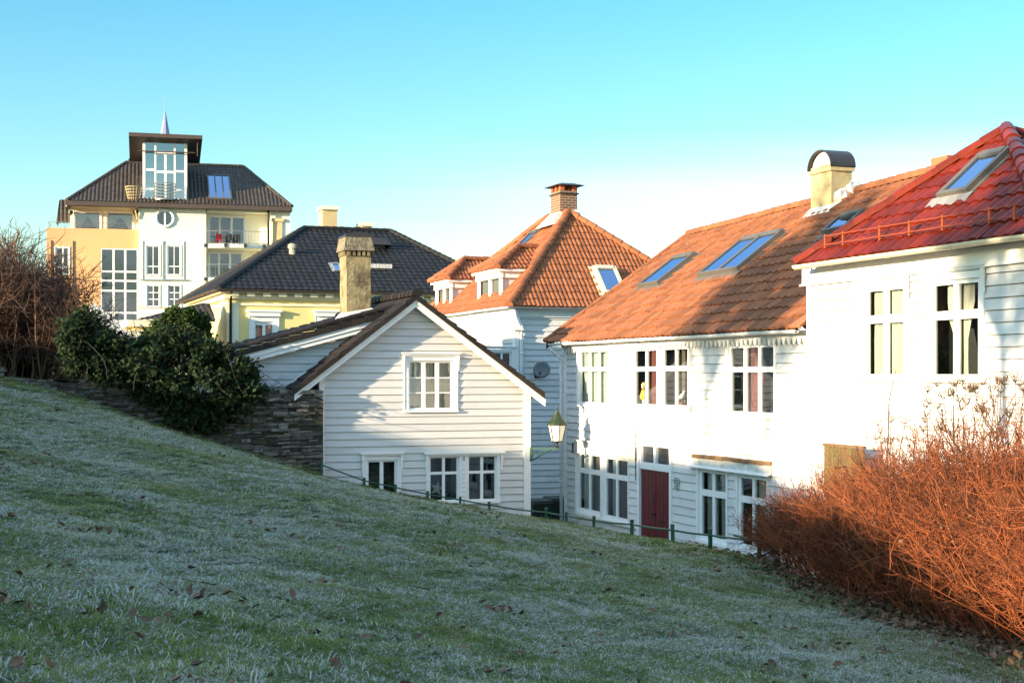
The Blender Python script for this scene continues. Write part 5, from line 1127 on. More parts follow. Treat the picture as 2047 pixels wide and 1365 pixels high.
while sg < Lw:
    seg = random.uniform(.9, 1.6); z0 = float(H(*(wl0+wd_*sg)))-.35; zt_ = wtop(sg+seg/2)+random.uniform(-.05, .05); z = z0
    while z < zt_:
        h = random.uniform(.025, .095); s_ = sg+random.uniform(-.1, 0); s_ = max(s_, -.06)
        while s_ < sg+seg:
            w_ = random.uniform(.10, .42)*(1.4 if h > .06 else 1); stone(s_, s_+w_-.012, z, z+h-.008); s_ += w_
        z += h
    sg += seg
m.build('stones', STONE, sw)
m = MB(SWi); n = 30
for k in range(n):
    a, c = Lw*k/n-.02, Lw*(k+1)/n; P0, P1 = wl0+wd_*a, wl0+wd_*c
    za, zc_ = wtop(a)-.07, wtop(c)-.07
    q = lambda P, z, d: Vector((P.x, P.y, z))+wn*d
    m.hexa([q(P0, -3.2, -.03), q(P1, -3.2, -.03), q(P1, zc_, -.03), q(P0, za, -.03)], [q(P0, -3.2, -.45), q(P1, -3.2, -.45), q(P1, zc_, -.45), q(P0, za, -.45)])
m.build('core', EARTH, sw)

# ================================================================== FENCE
fo = thing('iron_fence', posts3[0], 0, 'low green iron fence of short posts and one rail along the lawn edge', 'fence')
Ti = Matrix.Translation(-posts3[0]); m = MB(Ti); tops = []
hts = [.38, .20, .2, .22, .22, .23, .3, .26, .27, .30, .33, .36, .42]
for p, h in zip(posts3, hts):
    g = MB(Ti @ Matrix.Translation(p) @ Matrix.Rotation(R(20+random.uniform(-15, 15)), 4, 'Z') @ Matrix.Rotation(random.uniform(-.07, .07), 4, 'X'))
    g.box(-.028, -.028, -.25, .028, .028, h); g.box(-.034, -.034, h, .034, .034, h+.015); g.build('post', GREENP, fo); tops.append(p+Vector((0,0,h*.72)))
ext = [Vector((v.x, v.y, float(H(v.x, v.y))+.32)) for v in far[:1]]
rp_ = []
for a, b1 in zip(tops+[], tops[1:]+ext): rp_ += [a, a.lerp(b1, .5)-Vector((0,0,.012*(b1-a).length/2))]
m.tube(rp_+ext, .020, 6); m.build('rail', GREENP, fo)

# ================================================================== vegetation helpers
def tubes(name, P, r, mat, rnd, parent=None):
    """P (N,K,3) polylines, r (N,K) radii -> one mesh of three-sided tapering twigs"""
    N, K, _ = P.shape; t = P[:, -1]-P[:, 0]; t /= np.linalg.norm(t, axis=1, keepdims=True)+1e-9
    ref = np.where(np.abs(t[:, 2:3]) > .9, np.array([[1., 0, 0]]), np.array([[0, 0, 1.]])); a = np.cross(t, ref); a /= np.linalg.norm(a, axis=1, keepdims=True)+1e-9; b = np.cross(t, a)
    ang = np.array([0, 2.094, 4.189]); off = a[:, None, :]*np.cos(ang)[None, :, None]+b[:, None, :]*np.sin(ang)[None, :, None]
    V = P[:, :, None, :]+off[:, None]*r[:, :, None, None]
    base = (np.arange(N)*K*3)[:, None, None]; kk = (np.arange(K-1)*3)[None, :, None]; q = np.arange(3)[None, None]; q2 = (q+1) % 3
    F_ = np.stack([base+kk+q, base+kk+q2, base+kk+3+q2, base+kk+3+q], -1).reshape(-1, 4)
    return npmesh(name, V.reshape(-1, 3), F_, mat, np.repeat(rnd, (K-1)*3), parent)
def bend(base, d, L, K, curve, jit):
    """polylines from base along d with length L, curving by `curve` (N,3) and random jitter"""
    N = len(base); P = np.zeros((N, K, 3)); P[:, 0] = base; dd = d.copy()
    for k in range(1, K):
        dd = dd+curve/(K-1)+rng.normal(0, jit, (N, 3)); dd /= np.linalg.norm(dd, axis=1, keepdims=True); P[:, k] = P[:, k-1]+dd*(L/(K-1))[:, None]
    return P
def unit(v): return v/(np.linalg.norm(v, axis=1, keepdims=True)+1e-9)
def along(P, idx, t):
    K = P.shape[1]; f_ = t*(K-1); k = np.minimum(f_.astype(int), K-2); w = (f_-k)[:, None]
    return P[idx, k]*(1-w)+P[idx, k+1]*w, unit(P[idx, k+1]-P[idx, k])
def leaves(name, C, nrm, size, mat, rnd, parent=None, aspect=.6):
    """small folded leaf blades at points C facing nrm"""
    N = len(C); t = unit(np.cross(nrm, rng.normal(0, 1, (N, 3)))); b = np.cross(nrm, t); s_ = size[:, None]
    v = np.stack([C-t*s_, C+b*s_*aspect+nrm*s_*.12, C+t*s_, C-b*s_*aspect+nrm*s_*.12], 1)
    k = np.arange(N)[:, None]*4; F_ = np.concatenate([k+[0, 1, 2], k+[0, 2, 3]], 0)
    return npmesh(name, v.reshape(-1, 3), F_, mat, np.r_[rnd, rnd], parent)

def curled(name, C, nrm, size, mat, rnd, parent=None):
    N = len(C); t = unit(np.cross(nrm, rng.normal(0, 1, (N, 3)))); b = np.cross(nrm, t); s_ = size[:, None]; cu = rng.uniform(-.1, .7, (N, 1)); ct = rng.uniform(-.3, .8, (N, 1)); w = rng.uniform(.35, .6, (N, 1))
    P = lambda a, c, h: C+(t*a+b*c*w+nrm*h)*s_
    v = np.stack([P(-1, 0, 0), P(-.35, 1, cu*.7), P(-.35, -1, cu*.5), P(.35, .85, cu*.8+ct*.1), P(.35, -.85, cu*.6+ct*.2), P(.95, 0, ct*.6), P(0, 0, -.05)], 1)
    k = np.arange(N)[:, None]*7; F_ = np.concatenate([k+q for q in ([0, 6, 1], [0, 2, 6], [1, 6, 3], [2, 4, 6], [3, 6, 5], [4, 5, 6])], 0)
    return npmesh(name, v.reshape(-1, 3), F_, mat, np.tile(rnd, 6), parent)
# ================================================================== ORANGE HEDGE (right)
hb = [(4.15, 24.2), (4.25, 22), (4.45, 20), (4.6, 18), (4.75, 16), (5.0, 14), (5.2, 12.), (5.5, 10.)]
hY = np.array([p[1] for p in hb])[::-1]; hX = np.array([p[0] for p in hb])[::-1]
def hedge_h(y): return np.interp(y, [10, 13, 15, 17, 19, 21, 22.5, 23.6, 24.4], [2.7, 2.65, 2.6, 2.5, 2.25, 1.95, 1.7, 1.35, .8])
hed = thing('orange_hedge', (4.6, 18, float(H(4.6, 18.))), 0, 'dense leafless hedge of orange brown twigs in front of the red-roofed house', 'hedge')
off0 = np.array(hed.location)
N = 3000; y = rng.uniform(10, 24.3, N); dx = rng.uniform(.25, 3.4, N)*np.interp(y, [22, 24.3], [1, .5]); x = np.interp(y, hY, hX)+dx; hh = hedge_h(y)*rng.uniform(.7, 1.03, N)*np.interp(dx, [.2, .9], [.72, 1.])
base = np.stack([x, y, H(x, y)-.05], -1)
lean = np.interp(dx, [.2, 1.0], [-.55, -.10]); d = unit(np.stack([lean+rng.normal(0, .26, N), rng.normal(-.02, .30, N), np.full(N, 1.)], -1))
curve = np.stack([rng.normal(-.12, .3, N), rng.normal(0, .3, N), rng.normal(.1, .2, N)], -1)
S1 = bend(base, d, hh*1.06, 7, curve, .06); rn = rng.uniform(0, 1, N)
tubes('stems', S1-off0, np.linspace(.0085, .003, 7)[None]*rng.uniform(.5, 1.4, (N, 1)), TWIG, rn, hed)
n2 = 40000; idx = rng.integers(0, N, n2); t = rng.uniform(.22, 1., n2)**.8; b2, d2 = along(S1, idx, t)
dv = unit(d2*.5+rng.normal(0, .65, (n2, 3))+np.array([-.12, -.05, .22])); L2 = rng.uniform(.15, .48, n2)
S2 = bend(b2, dv, L2, 4, rng.normal(0, .25, (n2, 3))+np.array([-.05, 0, .15]), .1); rn2 = np.clip(rn[idx]+rng.normal(0, .25, n2), 0, 1)
tubes('twigs', S2-off0, np.linspace(.0040, .0018, 4)[None]*rng.uniform(.7, 1.3, (n2, 1)), TWIG, rn2, hed)
n3 = 70000; idx = rng.integers(0, n2, n3); b3, d3 = along(S2, idx, rng.uniform(.3, 1, n3)); dv = unit(d3*.8+rng.normal(0, .6, (n3, 3))+np.array([0, 0, .15])); S3 = bend(b3, dv, rng.uniform(.07, .24, n3), 3, rng.normal(0, .2, (n3, 3)), .1)
tubes('twiglets', S3-off0, np.linspace(.0026, .0014, 3)[None].repeat(n3, 0), TWIG, np.clip(rn2[idx]+rng.normal(0, .2, n3), 0, 1), hed)
# long stray canes sweeping out over the lawn
N = 34; y = rng.uniform(12, 22, N); x = np.interp(y, hY, hX)+rng.uniform(.2, .8, N); base = np.stack([x, y, H(x, y)+rng.uniform(.1, .7, N)], -1)
d = unit(np.stack([rng.uniform(-1, -.5, N), rng.normal(-.1, .35, N), rng.uniform(.25, .8, N)], -1)); S4 = bend(base, d, rng.uniform(.8, 1.5, N), 7, np.stack([rng.normal(-.2, .2, N), rng.normal(0, .3, N), rng.uniform(-.5, .1, N)], -1), .06)
pk = rng.integers(0, len(S2), 2600); leaves('dead_foliage', S2[pk, -1]-off0, unit(rng.normal(0, 1, (2600, 3))), rng.uniform(.012, .03, 2600), LEAF, rng.uniform(0, 1, 2600), hed)
tubes('stems', S4-off0, np.linspace(.005, .002, 7)[None].repeat(N, 0), TWIG, rng.uniform(.4, 1, N), hed)
# dry umbel plants standing above the hedge
def umbels(label, spots, name='umbel_plant'):
    for (px, py, Y, s) in spots:
        p = PT(px, py, Y); zb_ = float(H(p.x, Y)); o = thing(name, (p.x, Y, zb_), 0, label, 'dry plant', 'dry umbel plants behind the hedge'); hgt = p.z-zb_
        nn = 8; az = rng.uniform(0, 6.28, nn); b0 = np.zeros((nn, 3)); b0[:, 2] = hgt*rng.uniform(.45, .8, nn); b0[0, 2] = 0
        tip = np.stack([np.cos(az)*s*rng.uniform(.3, 1, nn), np.sin(az)*s*rng.uniform(.3, 1, nn), hgt*rng.uniform(.86, 1.0, nn)], -1); tip[0] = (0, 0, hgt); 
        P_ = np.stack([b0, b0*.6+tip*.4+np.stack([np.cos(az)*.04, np.sin(az)*.04, 0*az], -1), tip], 1); 
        k = 16; th = rng.uniform(0, 6.28, (nn, k)); rr2 = np.sqrt(rng.uniform(0, 1, (nn, k)))*.085; e = tip[:, None]+np.stack([np.cos(th)*rr2, np.sin(th)*rr2, .09-rr2*.25+rng.normal(0, .01, (nn, k))], -1)
        st_ = np.repeat(tip[:, None], k, 1); P2 = np.stack([st_, (st_+e)/2+np.array([0, 0, -.01]), e], 2).reshape(-1, 3, 3); tubes('stalk', np.concatenate([P_, P2]), np.concatenate([np.array([[.008, .006, .004]]).repeat(nn, 0), np.array([[.003, .0025, .002]]).repeat(len(P2), 0)]), UMBEL, rng.uniform(0, 1, nn+len(P2)), o)
        hd = e.reshape(-1, 3); hd = np.repeat(hd, 2, 0)+rng.normal(0, .012, (len(hd)*2, 3)); leaves('seeds', hd, unit(rng.normal(0, 1, hd.shape)), rng.uniform(.006, .012, len(hd)), UMBEL, rng.uniform(0, 1, len(hd)), o, .8)
umbels('brown dried umbel plant with flat seed heads rising above the orange hedge', [(1858, 808, 19.5, .4), (1780, 845, 20.5, .3), (1905, 772, 18.2, .42), (1925, 764, 17.4, .45), (1965, 770, 17.2, .5), (1995, 768, 16.6, .4), (2030, 764, 16.2, .4)])
p0 = PT(1792, 735, 19.8); zb_ = float(H(p0.x, 19.8)); o = thing('tall_sapling', (p0.x-.08, 19.8, zb_), 0, 'single thin bare sapling stem standing taller than the orange hedge', 'sapling'); m = MB(); m.tube([(-.05, 0, 0), (-.06, 0, 1.2), (-.02, 0, p0.z-zb_-.45), (.08, 0, p0.z-zb_)], [.014, .012, .008, .003], 6); m.build('stem', TWIGB, o)
m = MB(); m.tube([(-.03, 0, p0.z-zb_-.7), (.02, .02, p0.z-zb_-.5), (.03, .02, p0.z-zb_-.4)], .004, 4); m.build('side_twig', TWIGB, o)

# ================================================================== BARE BUSH at the left behind the wall
bb = thing('bare_bush', (-13., 39.5, .0), 0, 'big leafless dark brown bush at the left edge in front of the orange wall', 'bush'); off0 = np.array(bb.location)
N = 620; c = np.stack([rng.uniform(-17, -10.6, N), rng.uniform(37.3, 42, N), np.full(N, -.1)], -1); az = rng.uniform(0, 6.28, N)
hx = np.interp(c[:, 0]/c[:, 1]*FPX+CX, [-60, 0, 30, 70, 100, 125, 150, 200], [4.1, 3.9, 3.7, 3.35, 2.8, 2.2, 1.5, .8])
d = unit(np.stack([np.cos(az)*.30, np.sin(az)*.30, np.ones(N)], -1)); S1 = bend(c, d, hx*rng.uniform(.6, 1.0, N), 8, rng.normal(0, .35, (N, 3)), .08); rn = rng.uniform(0, 1, N)
tubes('stems', S1-off0, np.linspace(.034, .008, 8)[None].repeat(N, 0)*rng.uniform(.5, 1.1, (N, 1)), TWIGB, rn, bb)
n2 = 14000; idx = rng.integers(0, N, n2); b2, d2 = along(S1, idx, rng.uniform(.15, 1, n2)); S2 = bend(b2, unit(d2*.5+rng.normal(0, .6, (n2, 3))+np.array([0, 0, .22])), rng.uniform(.25, .95, n2), 5, rng.normal(0, .4, (n2, 3)), .1); r2_ = np.clip(rn[idx]+rng.normal(0, .2, n2), 0, 1)
tubes('branches', S2-off0, np.linspace(.011, .005, 5)[None].repeat(n2, 0), TWIGB, r2_, bb)
n3 = 60000; idx = rng.integers(0, n2, n3); b3, d3 = along(S2, idx, rng.uniform(.2, 1, n3)); S3 = bend(b3, unit(d3*.6+rng.normal(0, .6, (n3, 3))+np.array([0, 0, .2])), rng.uniform(.12, .5, n3), 3, rng.normal(0, .3, (n3, 3)), .1)
tubes('twigs', S3-off0, np.linspace(.0075, .0042, 3)[None].repeat(n3, 0), TWIGB, np.clip(r2_[idx]+rng.normal(0, .2, n3), 0, 1), bb)
# ================================================================== IVY over the wall
VINE = M('dark_vine_stem', (.035, .028, .016), rough=.8, rnd=.4)
iv = thing('ivy', (wl0.x-4, wl0.y-1.2, -.6), 0, 'dark green ivy hanging in a thick mound over the stone wall', 'ivy'); off0 = np.array(iv.location)
tp = np.array([(130, 665), (150, 632), (170, 622), (190, 638), (212, 664), (232, 684), (255, 706), (280, 682), (310, 672), (345, 668), (385, 680), (420, 696), (450, 712), (480, 722), (505, 740), (522, 765)])
bt = np.array([(130, 728), (200, 738), (250, 755), (280, 778), (320, 808), (350, 834), (400, 846), (440, 834), (480, 812), (522, 782)])
def ivy_points(n, tpl, btl, x0, x1, dback, dfront, edge=0.):
    px = rng.uniform(x0, x1, n); t0 = np.interp(px, tpl[:, 0], tpl[:, 1]); b0 = np.interp(px, btl[:, 0], btl[:, 1]); v = rng.uniform(0, 1, n)
    wob = 7*np.sin(px*.21)+5*np.sin(px*.53+1)
    py = t0+wob*.5+(b0-t0+wob)*v; P_ = []
    prof = np.sqrt(np.clip(1-(2*v-1)**2, .05, 1))
    for a, q, f_ in zip(px, py, prof):
        w = wallpt(a); dd = rng.uniform(-dfront, dback)*f_*(1+.35*math.sin(a*.17+q*.11)); Y = w.y+dd
        P_.append(PT(a, q, Y))
    return np.array(P_)
K0 = ivy_points(1500, tp, bt, 126, 524, .5, .55); K0 = K0[rng.uniform(0, 1, len(K0)) < .5+.5*np.sin(K0[:, 0]*5.1+K0[:, 2]*4.3+np.sin(K0[:, 2]*9))*.9]
kk = rng.integers(0, len(K0), 30000); C = K0[kk]+rng.normal(0, 1, (30000, 3))*rng.uniform(.05, .13, (len(K0), 1))[kk]
nt_ = 300; bx_ = rng.uniform(130, 520, nt_); b0 = []     # trailing and reaching shoots
for a in bx_:
    up_ = rng.uniform() < .4; q = np.interp(a, *(tp if up_ else bt).T)+rng.uniform(-2, 8)*(1 if up_ else -1); w_ = wallpt(a); b0.append([*PT(a, q, w_.y+rng.uniform(-.35, .1)), 1. if up_ else -1.])
b0 = np.array(b0); dsh_ = unit(np.stack([rng.normal(0, .5, nt_), rng.normal(-.2, .3, nt_), b0[:, 3]], -1)); SH = bend(b0[:, :3], dsh_, rng.uniform(.15, .5, nt_), 6, rng.normal(0, .7, (nt_, 3))+np.array([0, -.1, -.5]), .12)
tubes('vine', SH-off0, np.linspace(.006, .003, 6)[None].repeat(nt_, 0), VINE, rng.uniform(.3, 1, nt_), iv)
si = rng.integers(0, nt_, 3000); ps_, _ = along(SH, si, rng.uniform(0, 1, 3000)); C = np.concatenate([C, ps_+rng.normal(0, .03, ps_.shape)])
nr = unit(rng.normal(0, .6, C.shape)+np.array([.1, -.7, .45])); leaves('foliage', C-off0, nr, rng.uniform(.025, .07, len(C)), IVY, rng.uniform(0, 1, len(C)), iv, .75)
Cn = C[rng.integers(0, len(C), 60)]; S = bend(Cn, unit(rng.normal(0, .5, Cn.shape)+np.array([0, -.1, -.6])), rng.uniform(.4, 1.4, len(Cn)), 6, rng.normal(0, .5, Cn.shape), .1); tubes('vine', S-off0, np.linspace(.012, .006, 6)[None].repeat(len(S), 0), VINE, rng.uniform(.3, 1, len(S)), iv)
es = thing('evergreen_shrub', (-8.4, 37., -.4), 0, 'glossy evergreen shrub with sunlit top leaves beside the ivy, before the yellow annex', 'shrub'); off0 = np.array(es.location)
cl = []
for (px, py, s, k) in ((318, 655, .25, 550), (345, 637, .30, 800), (375, 640, .32, 900), (402, 640, .24, 550), (330, 680, .4, 1000), (370, 672, .42, 1400), (408, 672, .22, 450), (418, 690, .13, 160), (300, 672, .25, 450), (380, 625, .16, 260), (350, 622, .15, 220), (412, 655, .16, 220), (428, 688, .06, 50)):
    c = np.array(PT(px, py, 37.+rng.uniform(-.3, .3))); s *= .87; u_ = unit(rng.normal(0, 1, (k, 3))); cl.append(c+u_*s*rng.uniform(.45, 1.12, (k, 1)))
C = np.concatenate(cl); leaves('foliage', C-off0, unit(rng.normal(0, .6, C.shape)+np.array([-.2, -.3, .6])), rng.uniform(.04, .085, len(C)), LAUREL, rng.uniform(0, 1, len(C)), es, .42)
nb_ = 60; b0 = np.array(PT(365, 730, 37.))[None].repeat(nb_, 0)+rng.normal(0, .15, (nb_, 3)); tg = C[rng.integers(0, len(C), nb_)]; P_ = np.stack([b0, b0*.4+tg*.6-np.array([0,0,.1]), tg], 1); tubes('branches', P_-off0, np.array([[.022, .014, .006]]).repeat(nb_, 0), BARK, rng.uniform(0, 1, nb_), es)
# bare creeper on the wing wall
cr = thing('bare_creeper', sh.M @ Vector((sh.f.P(535, 770, ye+.1).x, ye+.1, 3.6)), R(20), 'thin leafless creeper climbing the wing wall of the cottage above the stone wall', 'creeper')
N = 46; x_ = rng.normal(0, .22, N); b0 = np.stack([x_*.4, rng.uniform(0, .07, N), rng.uniform(0, .5, N)], -1); S = bend(b0, unit(np.stack([rng.normal(0, .6, N), np.zeros(N), np.ones(N)], -1)), rng.uniform(.2, .7, N), 5, np.stack([rng.normal(0, .9, N), rng.normal(0, .05, N), rng.normal(0, .3, N)], -1), .1)
tubes('stems', S, np.linspace(.007, .003, 5)[None].repeat(N, 0), TWIGB, rng.uniform(0, 1, N), cr)
m = MB(); m.box(-.35, -.03, .6, -.1, -.0, .64); m.tube([(-.02, 0, -.3), (-.02, 0, .4)], .014, 5); m.tube([(-.62, -.02, .45), (-.62, -.02, .95)], .016, 5); m.build('trellis_rod', BLACKP, cr)
# ================================================================== bare trees outside the frame (left) that shadow the long houses
def bare_tree(x, y, h, label, seed):
    g = np.random.default_rng(seed); zb_ = float(np.interp(-x*sy+y*sx, cq, ch_))-.6
    o = thing('bare_tree', (x, y, zb_), 0, label, 'tree'); 
    tr_ = MB(); pts_ = [(0, 0, 0), (.08, .03, h*.2), (.0, .1, h*.45), (.15, .05, h*.72), (.1, .1, h)]; tr_.tube(pts_, [h*.026, h*.021, h*.016, h*.01, .02], 10); tr_.build('trunk', BARK, o, True)
    Pm_ = np.array(pts_)[None]; k1 = 34; b1_, d1_ = along(Pm_, np.zeros(k1, int), g.uniform(.32, 1, k1)); az = g.uniform(0, 6.28, k1)
    S = bend(b1_, unit(np.stack([np.cos(az), np.sin(az), g.uniform(.4, 1.3, k1)], -1)), g.uniform(.22, .42, k1)*h, 6, g.normal(0, .3, (k1, 3))+np.array([0, 0, .3]), .08); all_ = [(S, np.linspace(.07, .028, 6))]
    for cnt, ll, r0, r1 in ((300, .17, .032, .015), (1800, .10, .016, .009)):
        src = all_[-1][0]; ix = g.integers(0, len(src), cnt); b_, d_ = along(src, ix, g.uniform(.2, 1, cnt)); S = bend(b_, unit(d_*.7+g.normal(0, .5, (cnt, 3))+np.array([0, 0, .2])), g.uniform(.6, 1.3, cnt)*ll*h, 5, g.normal(0, .3, (cnt, 3)), .08); all_.append((S, np.linspace(r0, r1, 5)))
    K6 = all_[0]; tubes('limbs', K6[0], K6[1][None].repeat(k1, 0), BARK, g.uniform(0, 1, k1), o); cr_ = np.concatenate([a[0] for a in all_[1:]]); rr3 = np.concatenate([a[1][None].repeat(len(a[0]), 0) for a in all_[1:]]); tubes('crown', cr_, rr3, BARK, g.uniform(0, 1, len(cr_)), o)
def back(px, Yf, t): a = (px-CX)/FPX; return a*Yf-sx*t, Yf-sy*t
for (px, Yf, t, h, lb, sd) in ((1480, 31.0, 36, 4.7, 'tallest of the three slender bare trees together on the hill crest left of the lawn', 3), (2030, 22.6, 30, 4.8, 'bare tree standing alone on the hill crest left of the lawn, nearest the camera', 5), (1420, 32.3, 41, 4.0, 'smaller bare tree standing farthest back among the three on the hill crest', 9), (1545, 29.8, 38, 4.1, 'smaller bare tree on the camera side of the three together on the hill crest', 12)):
    x, y = back(px, Yf, t); bare_tree(x, y, h, lb, sd)

# ================================================================== GRASS, LEAVES
def tuft(name, seed, nb, spread, hmin, hmax, flat, mt=None):
    g = np.random.default_rng(seed); V, F_, rnd = [], [], []
    for k in range(nb):
        r_ = spread*math.sqrt(g.uniform()); a = g.uniform(0, 6.28); p = np.array([r_*math.cos(a), r_*math.sin(a), 0]); az = g.uniform(0, 6.28); L_ = g.uniform(hmin, hmax); el = g.uniform(*flat); w = g.uniform(.0016, .0034)
        d_ = np.array([math.cos(az)*math.cos(el), math.sin(az)*math.cos(el), math.sin(el)]); sd_ = np.array([-math.sin(az), math.cos(az), 0]); dr = np.array([0, 0, -.45*L_*g.uniform(.2, 1)])
        m1 = p+d_*L_*.5; m1[2] += .004; m2 = p+d_*L_+dr; m2[2] = max(m2[2], .003)
        i = len(V); V += [p-sd_*w, p+sd_*w, m1+sd_*w*.9, m1-sd_*w*.9, m2]; F_ += [(i, i+1, i+2, i+3), (i+3, i+2, i+4)]; q = g.uniform(); rnd += [q, q]
    me = bpy.data.meshes.new(name); me.from_pydata([tuple(v) for v in V], [], F_); at = me.attributes.new("rnd", 'FLOAT', 'FACE'); at.data.foreach_set("value", np.array(rnd, np.float32)); me.materials.append(mt or GRASS); return bpy.data.objects.new(name, me)
def grassmat():
    m = bpy.data.materials.new("frosty_grass_blade"); m.use_nodes = True; nt = m.node_tree; N = nt.nodes; L = nt.links; bs = N["Principled BSDF"]
    ge = N.new("ShaderNodeNewGeometry"); at = N.new("ShaderNodeAttribute"); at.attribute_name = "rnd"
    def noise(s_, d=5, r_=.6): n = N.new("ShaderNodeTexNoise"); n.inputs["Scale"].default_value = s_; n.inputs["Detail"].default_value = d; n.inputs["Roughness"].default_value = r_; L.new(ge.outputs["Position"], n.inputs["Vector"]); return n.outputs["Fac"]
    def ramp(x, a, c): r = N.new("ShaderNodeMapRange"); r.inputs[1].default_value = a; r.inputs[2].default_value = c; L.new(x, r.inputs[0]); return r.outputs[0]
    def op(o, a, c):
        q = N.new("ShaderNodeMath"); q.operation = o
        for i, z in enumerate((a, c)):
            if isinstance(z, float): q.inputs[i].default_value = z
            else: L.new(z, q.inputs[i])
        return q.outputs[0]
    def mix(f_, a, c):
        x = N.new("ShaderNodeMix"); x.data_type = 'RGBA'; L.new(f_, x.inputs[0])
        for s_, q in ((6, a), (7, c)):
            if isinstance(q, tuple): x.inputs[s_].default_value = (*q, 1)
            else: L.new(q, x.inputs[s_])
        return x.outputs[2]
    g = mix(at.outputs["Fac"], (.084, .138, .028), (.225, .268, .072))
    g = mix(ramp(noise(.8, 5), .5, .62), g, (.23, .26, .065))
    g = mix(ramp(at.outputs["Fac"], .84, .9), g, (.26, .21, .11))
    th = op('ADD', op('MULTIPLY', ramp(noise(.5, 6, .7), .34, .68), .52), op('ADD', op('MULTIPLY', ramp(noise(3.2, 3), .3, .7), .22), op('MULTIPLY', ramp(noise(15., 3), .35, .65), .36)))
    fr_ = op('FRACT', op('MULTIPLY', at.outputs['Fac'], 7.31), 0.)
    sel = op('GREATER_THAN', th, op('ADD', op('MULTIPLY', fr_, .85), .24))
    g = mix(op('MULTIPLY', sel, .92), g, (.54, .545, .51)); L.new(g, bs.inputs["Base Color"]); bs.inputs["Roughness"].default_value = .7; bs.inputs["Specular IOR Level"].default_value = .2
    t = N.new("ShaderNodeBsdfTranslucent"); L.new(g, t.inputs[0]); mx = N.new("ShaderNodeMixShader"); mx.inputs[0].default_value = .42; L.new(bs.outputs[0], mx.inputs[1]); L.new(t.outputs[0], mx.inputs[2]); L.new(mx.outputs[0], N["Material Output"].inputs[0])
    return m
GRASS = grassmat(); GRASS2 = translucent('green_grass_blade', (.115, .165, .040), .3, rnd=.55)
tc = bpy.data.collections.new("grass_tufts")
for k in range(6): tc.objects.link(tuft(f"grass_tuft_{k}", 100+k, 150, .14, .028, .075, (-.02, .55)))
for k in range(2): tc.objects.link(tuft(f"grass_tuft_{6+k}", 200+k, 60, .08, .035, .09, (.3, 1.2)))
for k in range(2): tc.objects.link(tuft(f"grass_tuft_{8+k}", 300+k, 110, .13, .03, .08, (.05, .9), GRASS2))
NP = 84000; n_try = NP*3
u_ = rng.uniform(0, 1, n_try); yy = 5.5*(42/5.5)**(u_**1.05); xx = rng.uniform(-.42, .42, n_try)*yy+rng.uniform(-.5, .5, n_try)
def inside(x, y):
    c = np.zeros(len(x), bool); bx, by = BX[::3], BY[::3]; n = len(bx); j = n-1
    for i in range(n):
        cnd = ((by[i] > y) != (by[j] > y)) & (x < (bx[j]-bx[i])*(y-by[i])/(by[j]-by[i]+1e-12)+bx[i]); c ^= cnd; j = i
    return c
ok = inside(xx, yy) & (xx < np.interp(yy, hY, hX)+.35+rng.normal(0, .2, n_try)); xx, yy = xx[ok][:NP], yy[ok][:NP]
ne = 420; xx = np.r_[xx, rng.uniform(-3.3, -1.1, ne), rng.normal(0, 1.3, 200)]; yy = np.r_[yy, 7.2+3.2*rng.uniform(0, 1, ne)**1.5, rng.uniform(7.5, 12, 200)]
gz_ = np.concatenate([H(a, c) for a, c in zip(np.array_split(xx, 40), np.array_split(yy, 40))])+bumps(xx, yy)
me = bpy.data.meshes.new("lawn_grass"); me.from_pydata(np.stack([xx, yy, gz_], -1).tolist(), [], [])
sc_ = rng.uniform(.7, 1.25, len(xx))*np.interp(yy, [6, 12, 25, 42], [.9, 1.0, 1.15, 1.25]); lng = rng.uniform(0, 1, len(xx)) < np.clip(.10+.14*np.sin(xx*.9+1)*np.sin(yy*.8)+.12*(yy < 10), .02, .4); lng[-(ne+200):] = True; sc_[-(ne+200):] *= rng.uniform(.9, 1.7, ne+200); pick = np.where(lng, rng.integers(6, 8, len(xx)), rng.integers(0, 6, len(xx)))
bnd = np.stack([BX[::4], BY[::4]], -1); dist = np.concatenate([np.sqrt(((np.stack([a, c], -1)[:, None]-bnd[None])**2).sum(-1)).min(1) for a, c in zip(np.array_split(xx, 60), np.array_split(yy, 60))])
pg = np.clip(.75-dist/3.2, 0, 1)*(yy > 12)+.28*np.clip(np.sin(xx*.8+2*np.sin(yy*.33))*np.sin(yy*.62+1.7*np.sin(xx*.5))-.15, 0, 1); pick = np.where((rng.uniform(0, 1, len(xx)) < pg) & ~lng, rng.integers(8, 10, len(xx)), pick)
for nm_, ty_, dt_ in (("scale", 'FLOAT', sc_), ("pick", 'INT', pick), ("rotz", 'FLOAT', rng.uniform(0, 6.28, len(xx)))):
    at = me.attributes.new(nm_, ty_, 'POINT'); at.data.foreach_set("value", np.asarray(dt_, np.float32 if ty_ == 'FLOAT' else np.int32))
go = bpy.data.objects.new("lawn_grass", me); COL.objects.link(go); tag(go, 'short frosted grass covering the sloping lawn', 'grass', kind='stuff')
ng = bpy.data.node_groups.new("grass_scatter", 'GeometryNodeTree'); ng.interface.new_socket("Geometry", in_out='INPUT', socket_type='NodeSocketGeometry'); ng.interface.new_socket("Geometry", in_out='OUTPUT', socket_type='NodeSocketGeometry')
N_, L_ = ng.nodes, ng.links; gi = N_.new('NodeGroupInput'); gO = N_.new('NodeGroupOutput'); ci = N_.new('GeometryNodeCollectionInfo'); ci.inputs[0].default_value = tc; ci.inputs['Separate Children'].default_value = True; ci.inputs['Reset Children'].default_value = True
ip = N_.new('GeometryNodeInstanceOnPoints'); ip.inputs['Pick Instance'].default_value = True
def na(nm_, ty_): a = N_.new('GeometryNodeInputNamedAttribute'); a.data_type = ty_; a.inputs[0].default_value = nm_; return a.outputs[0]
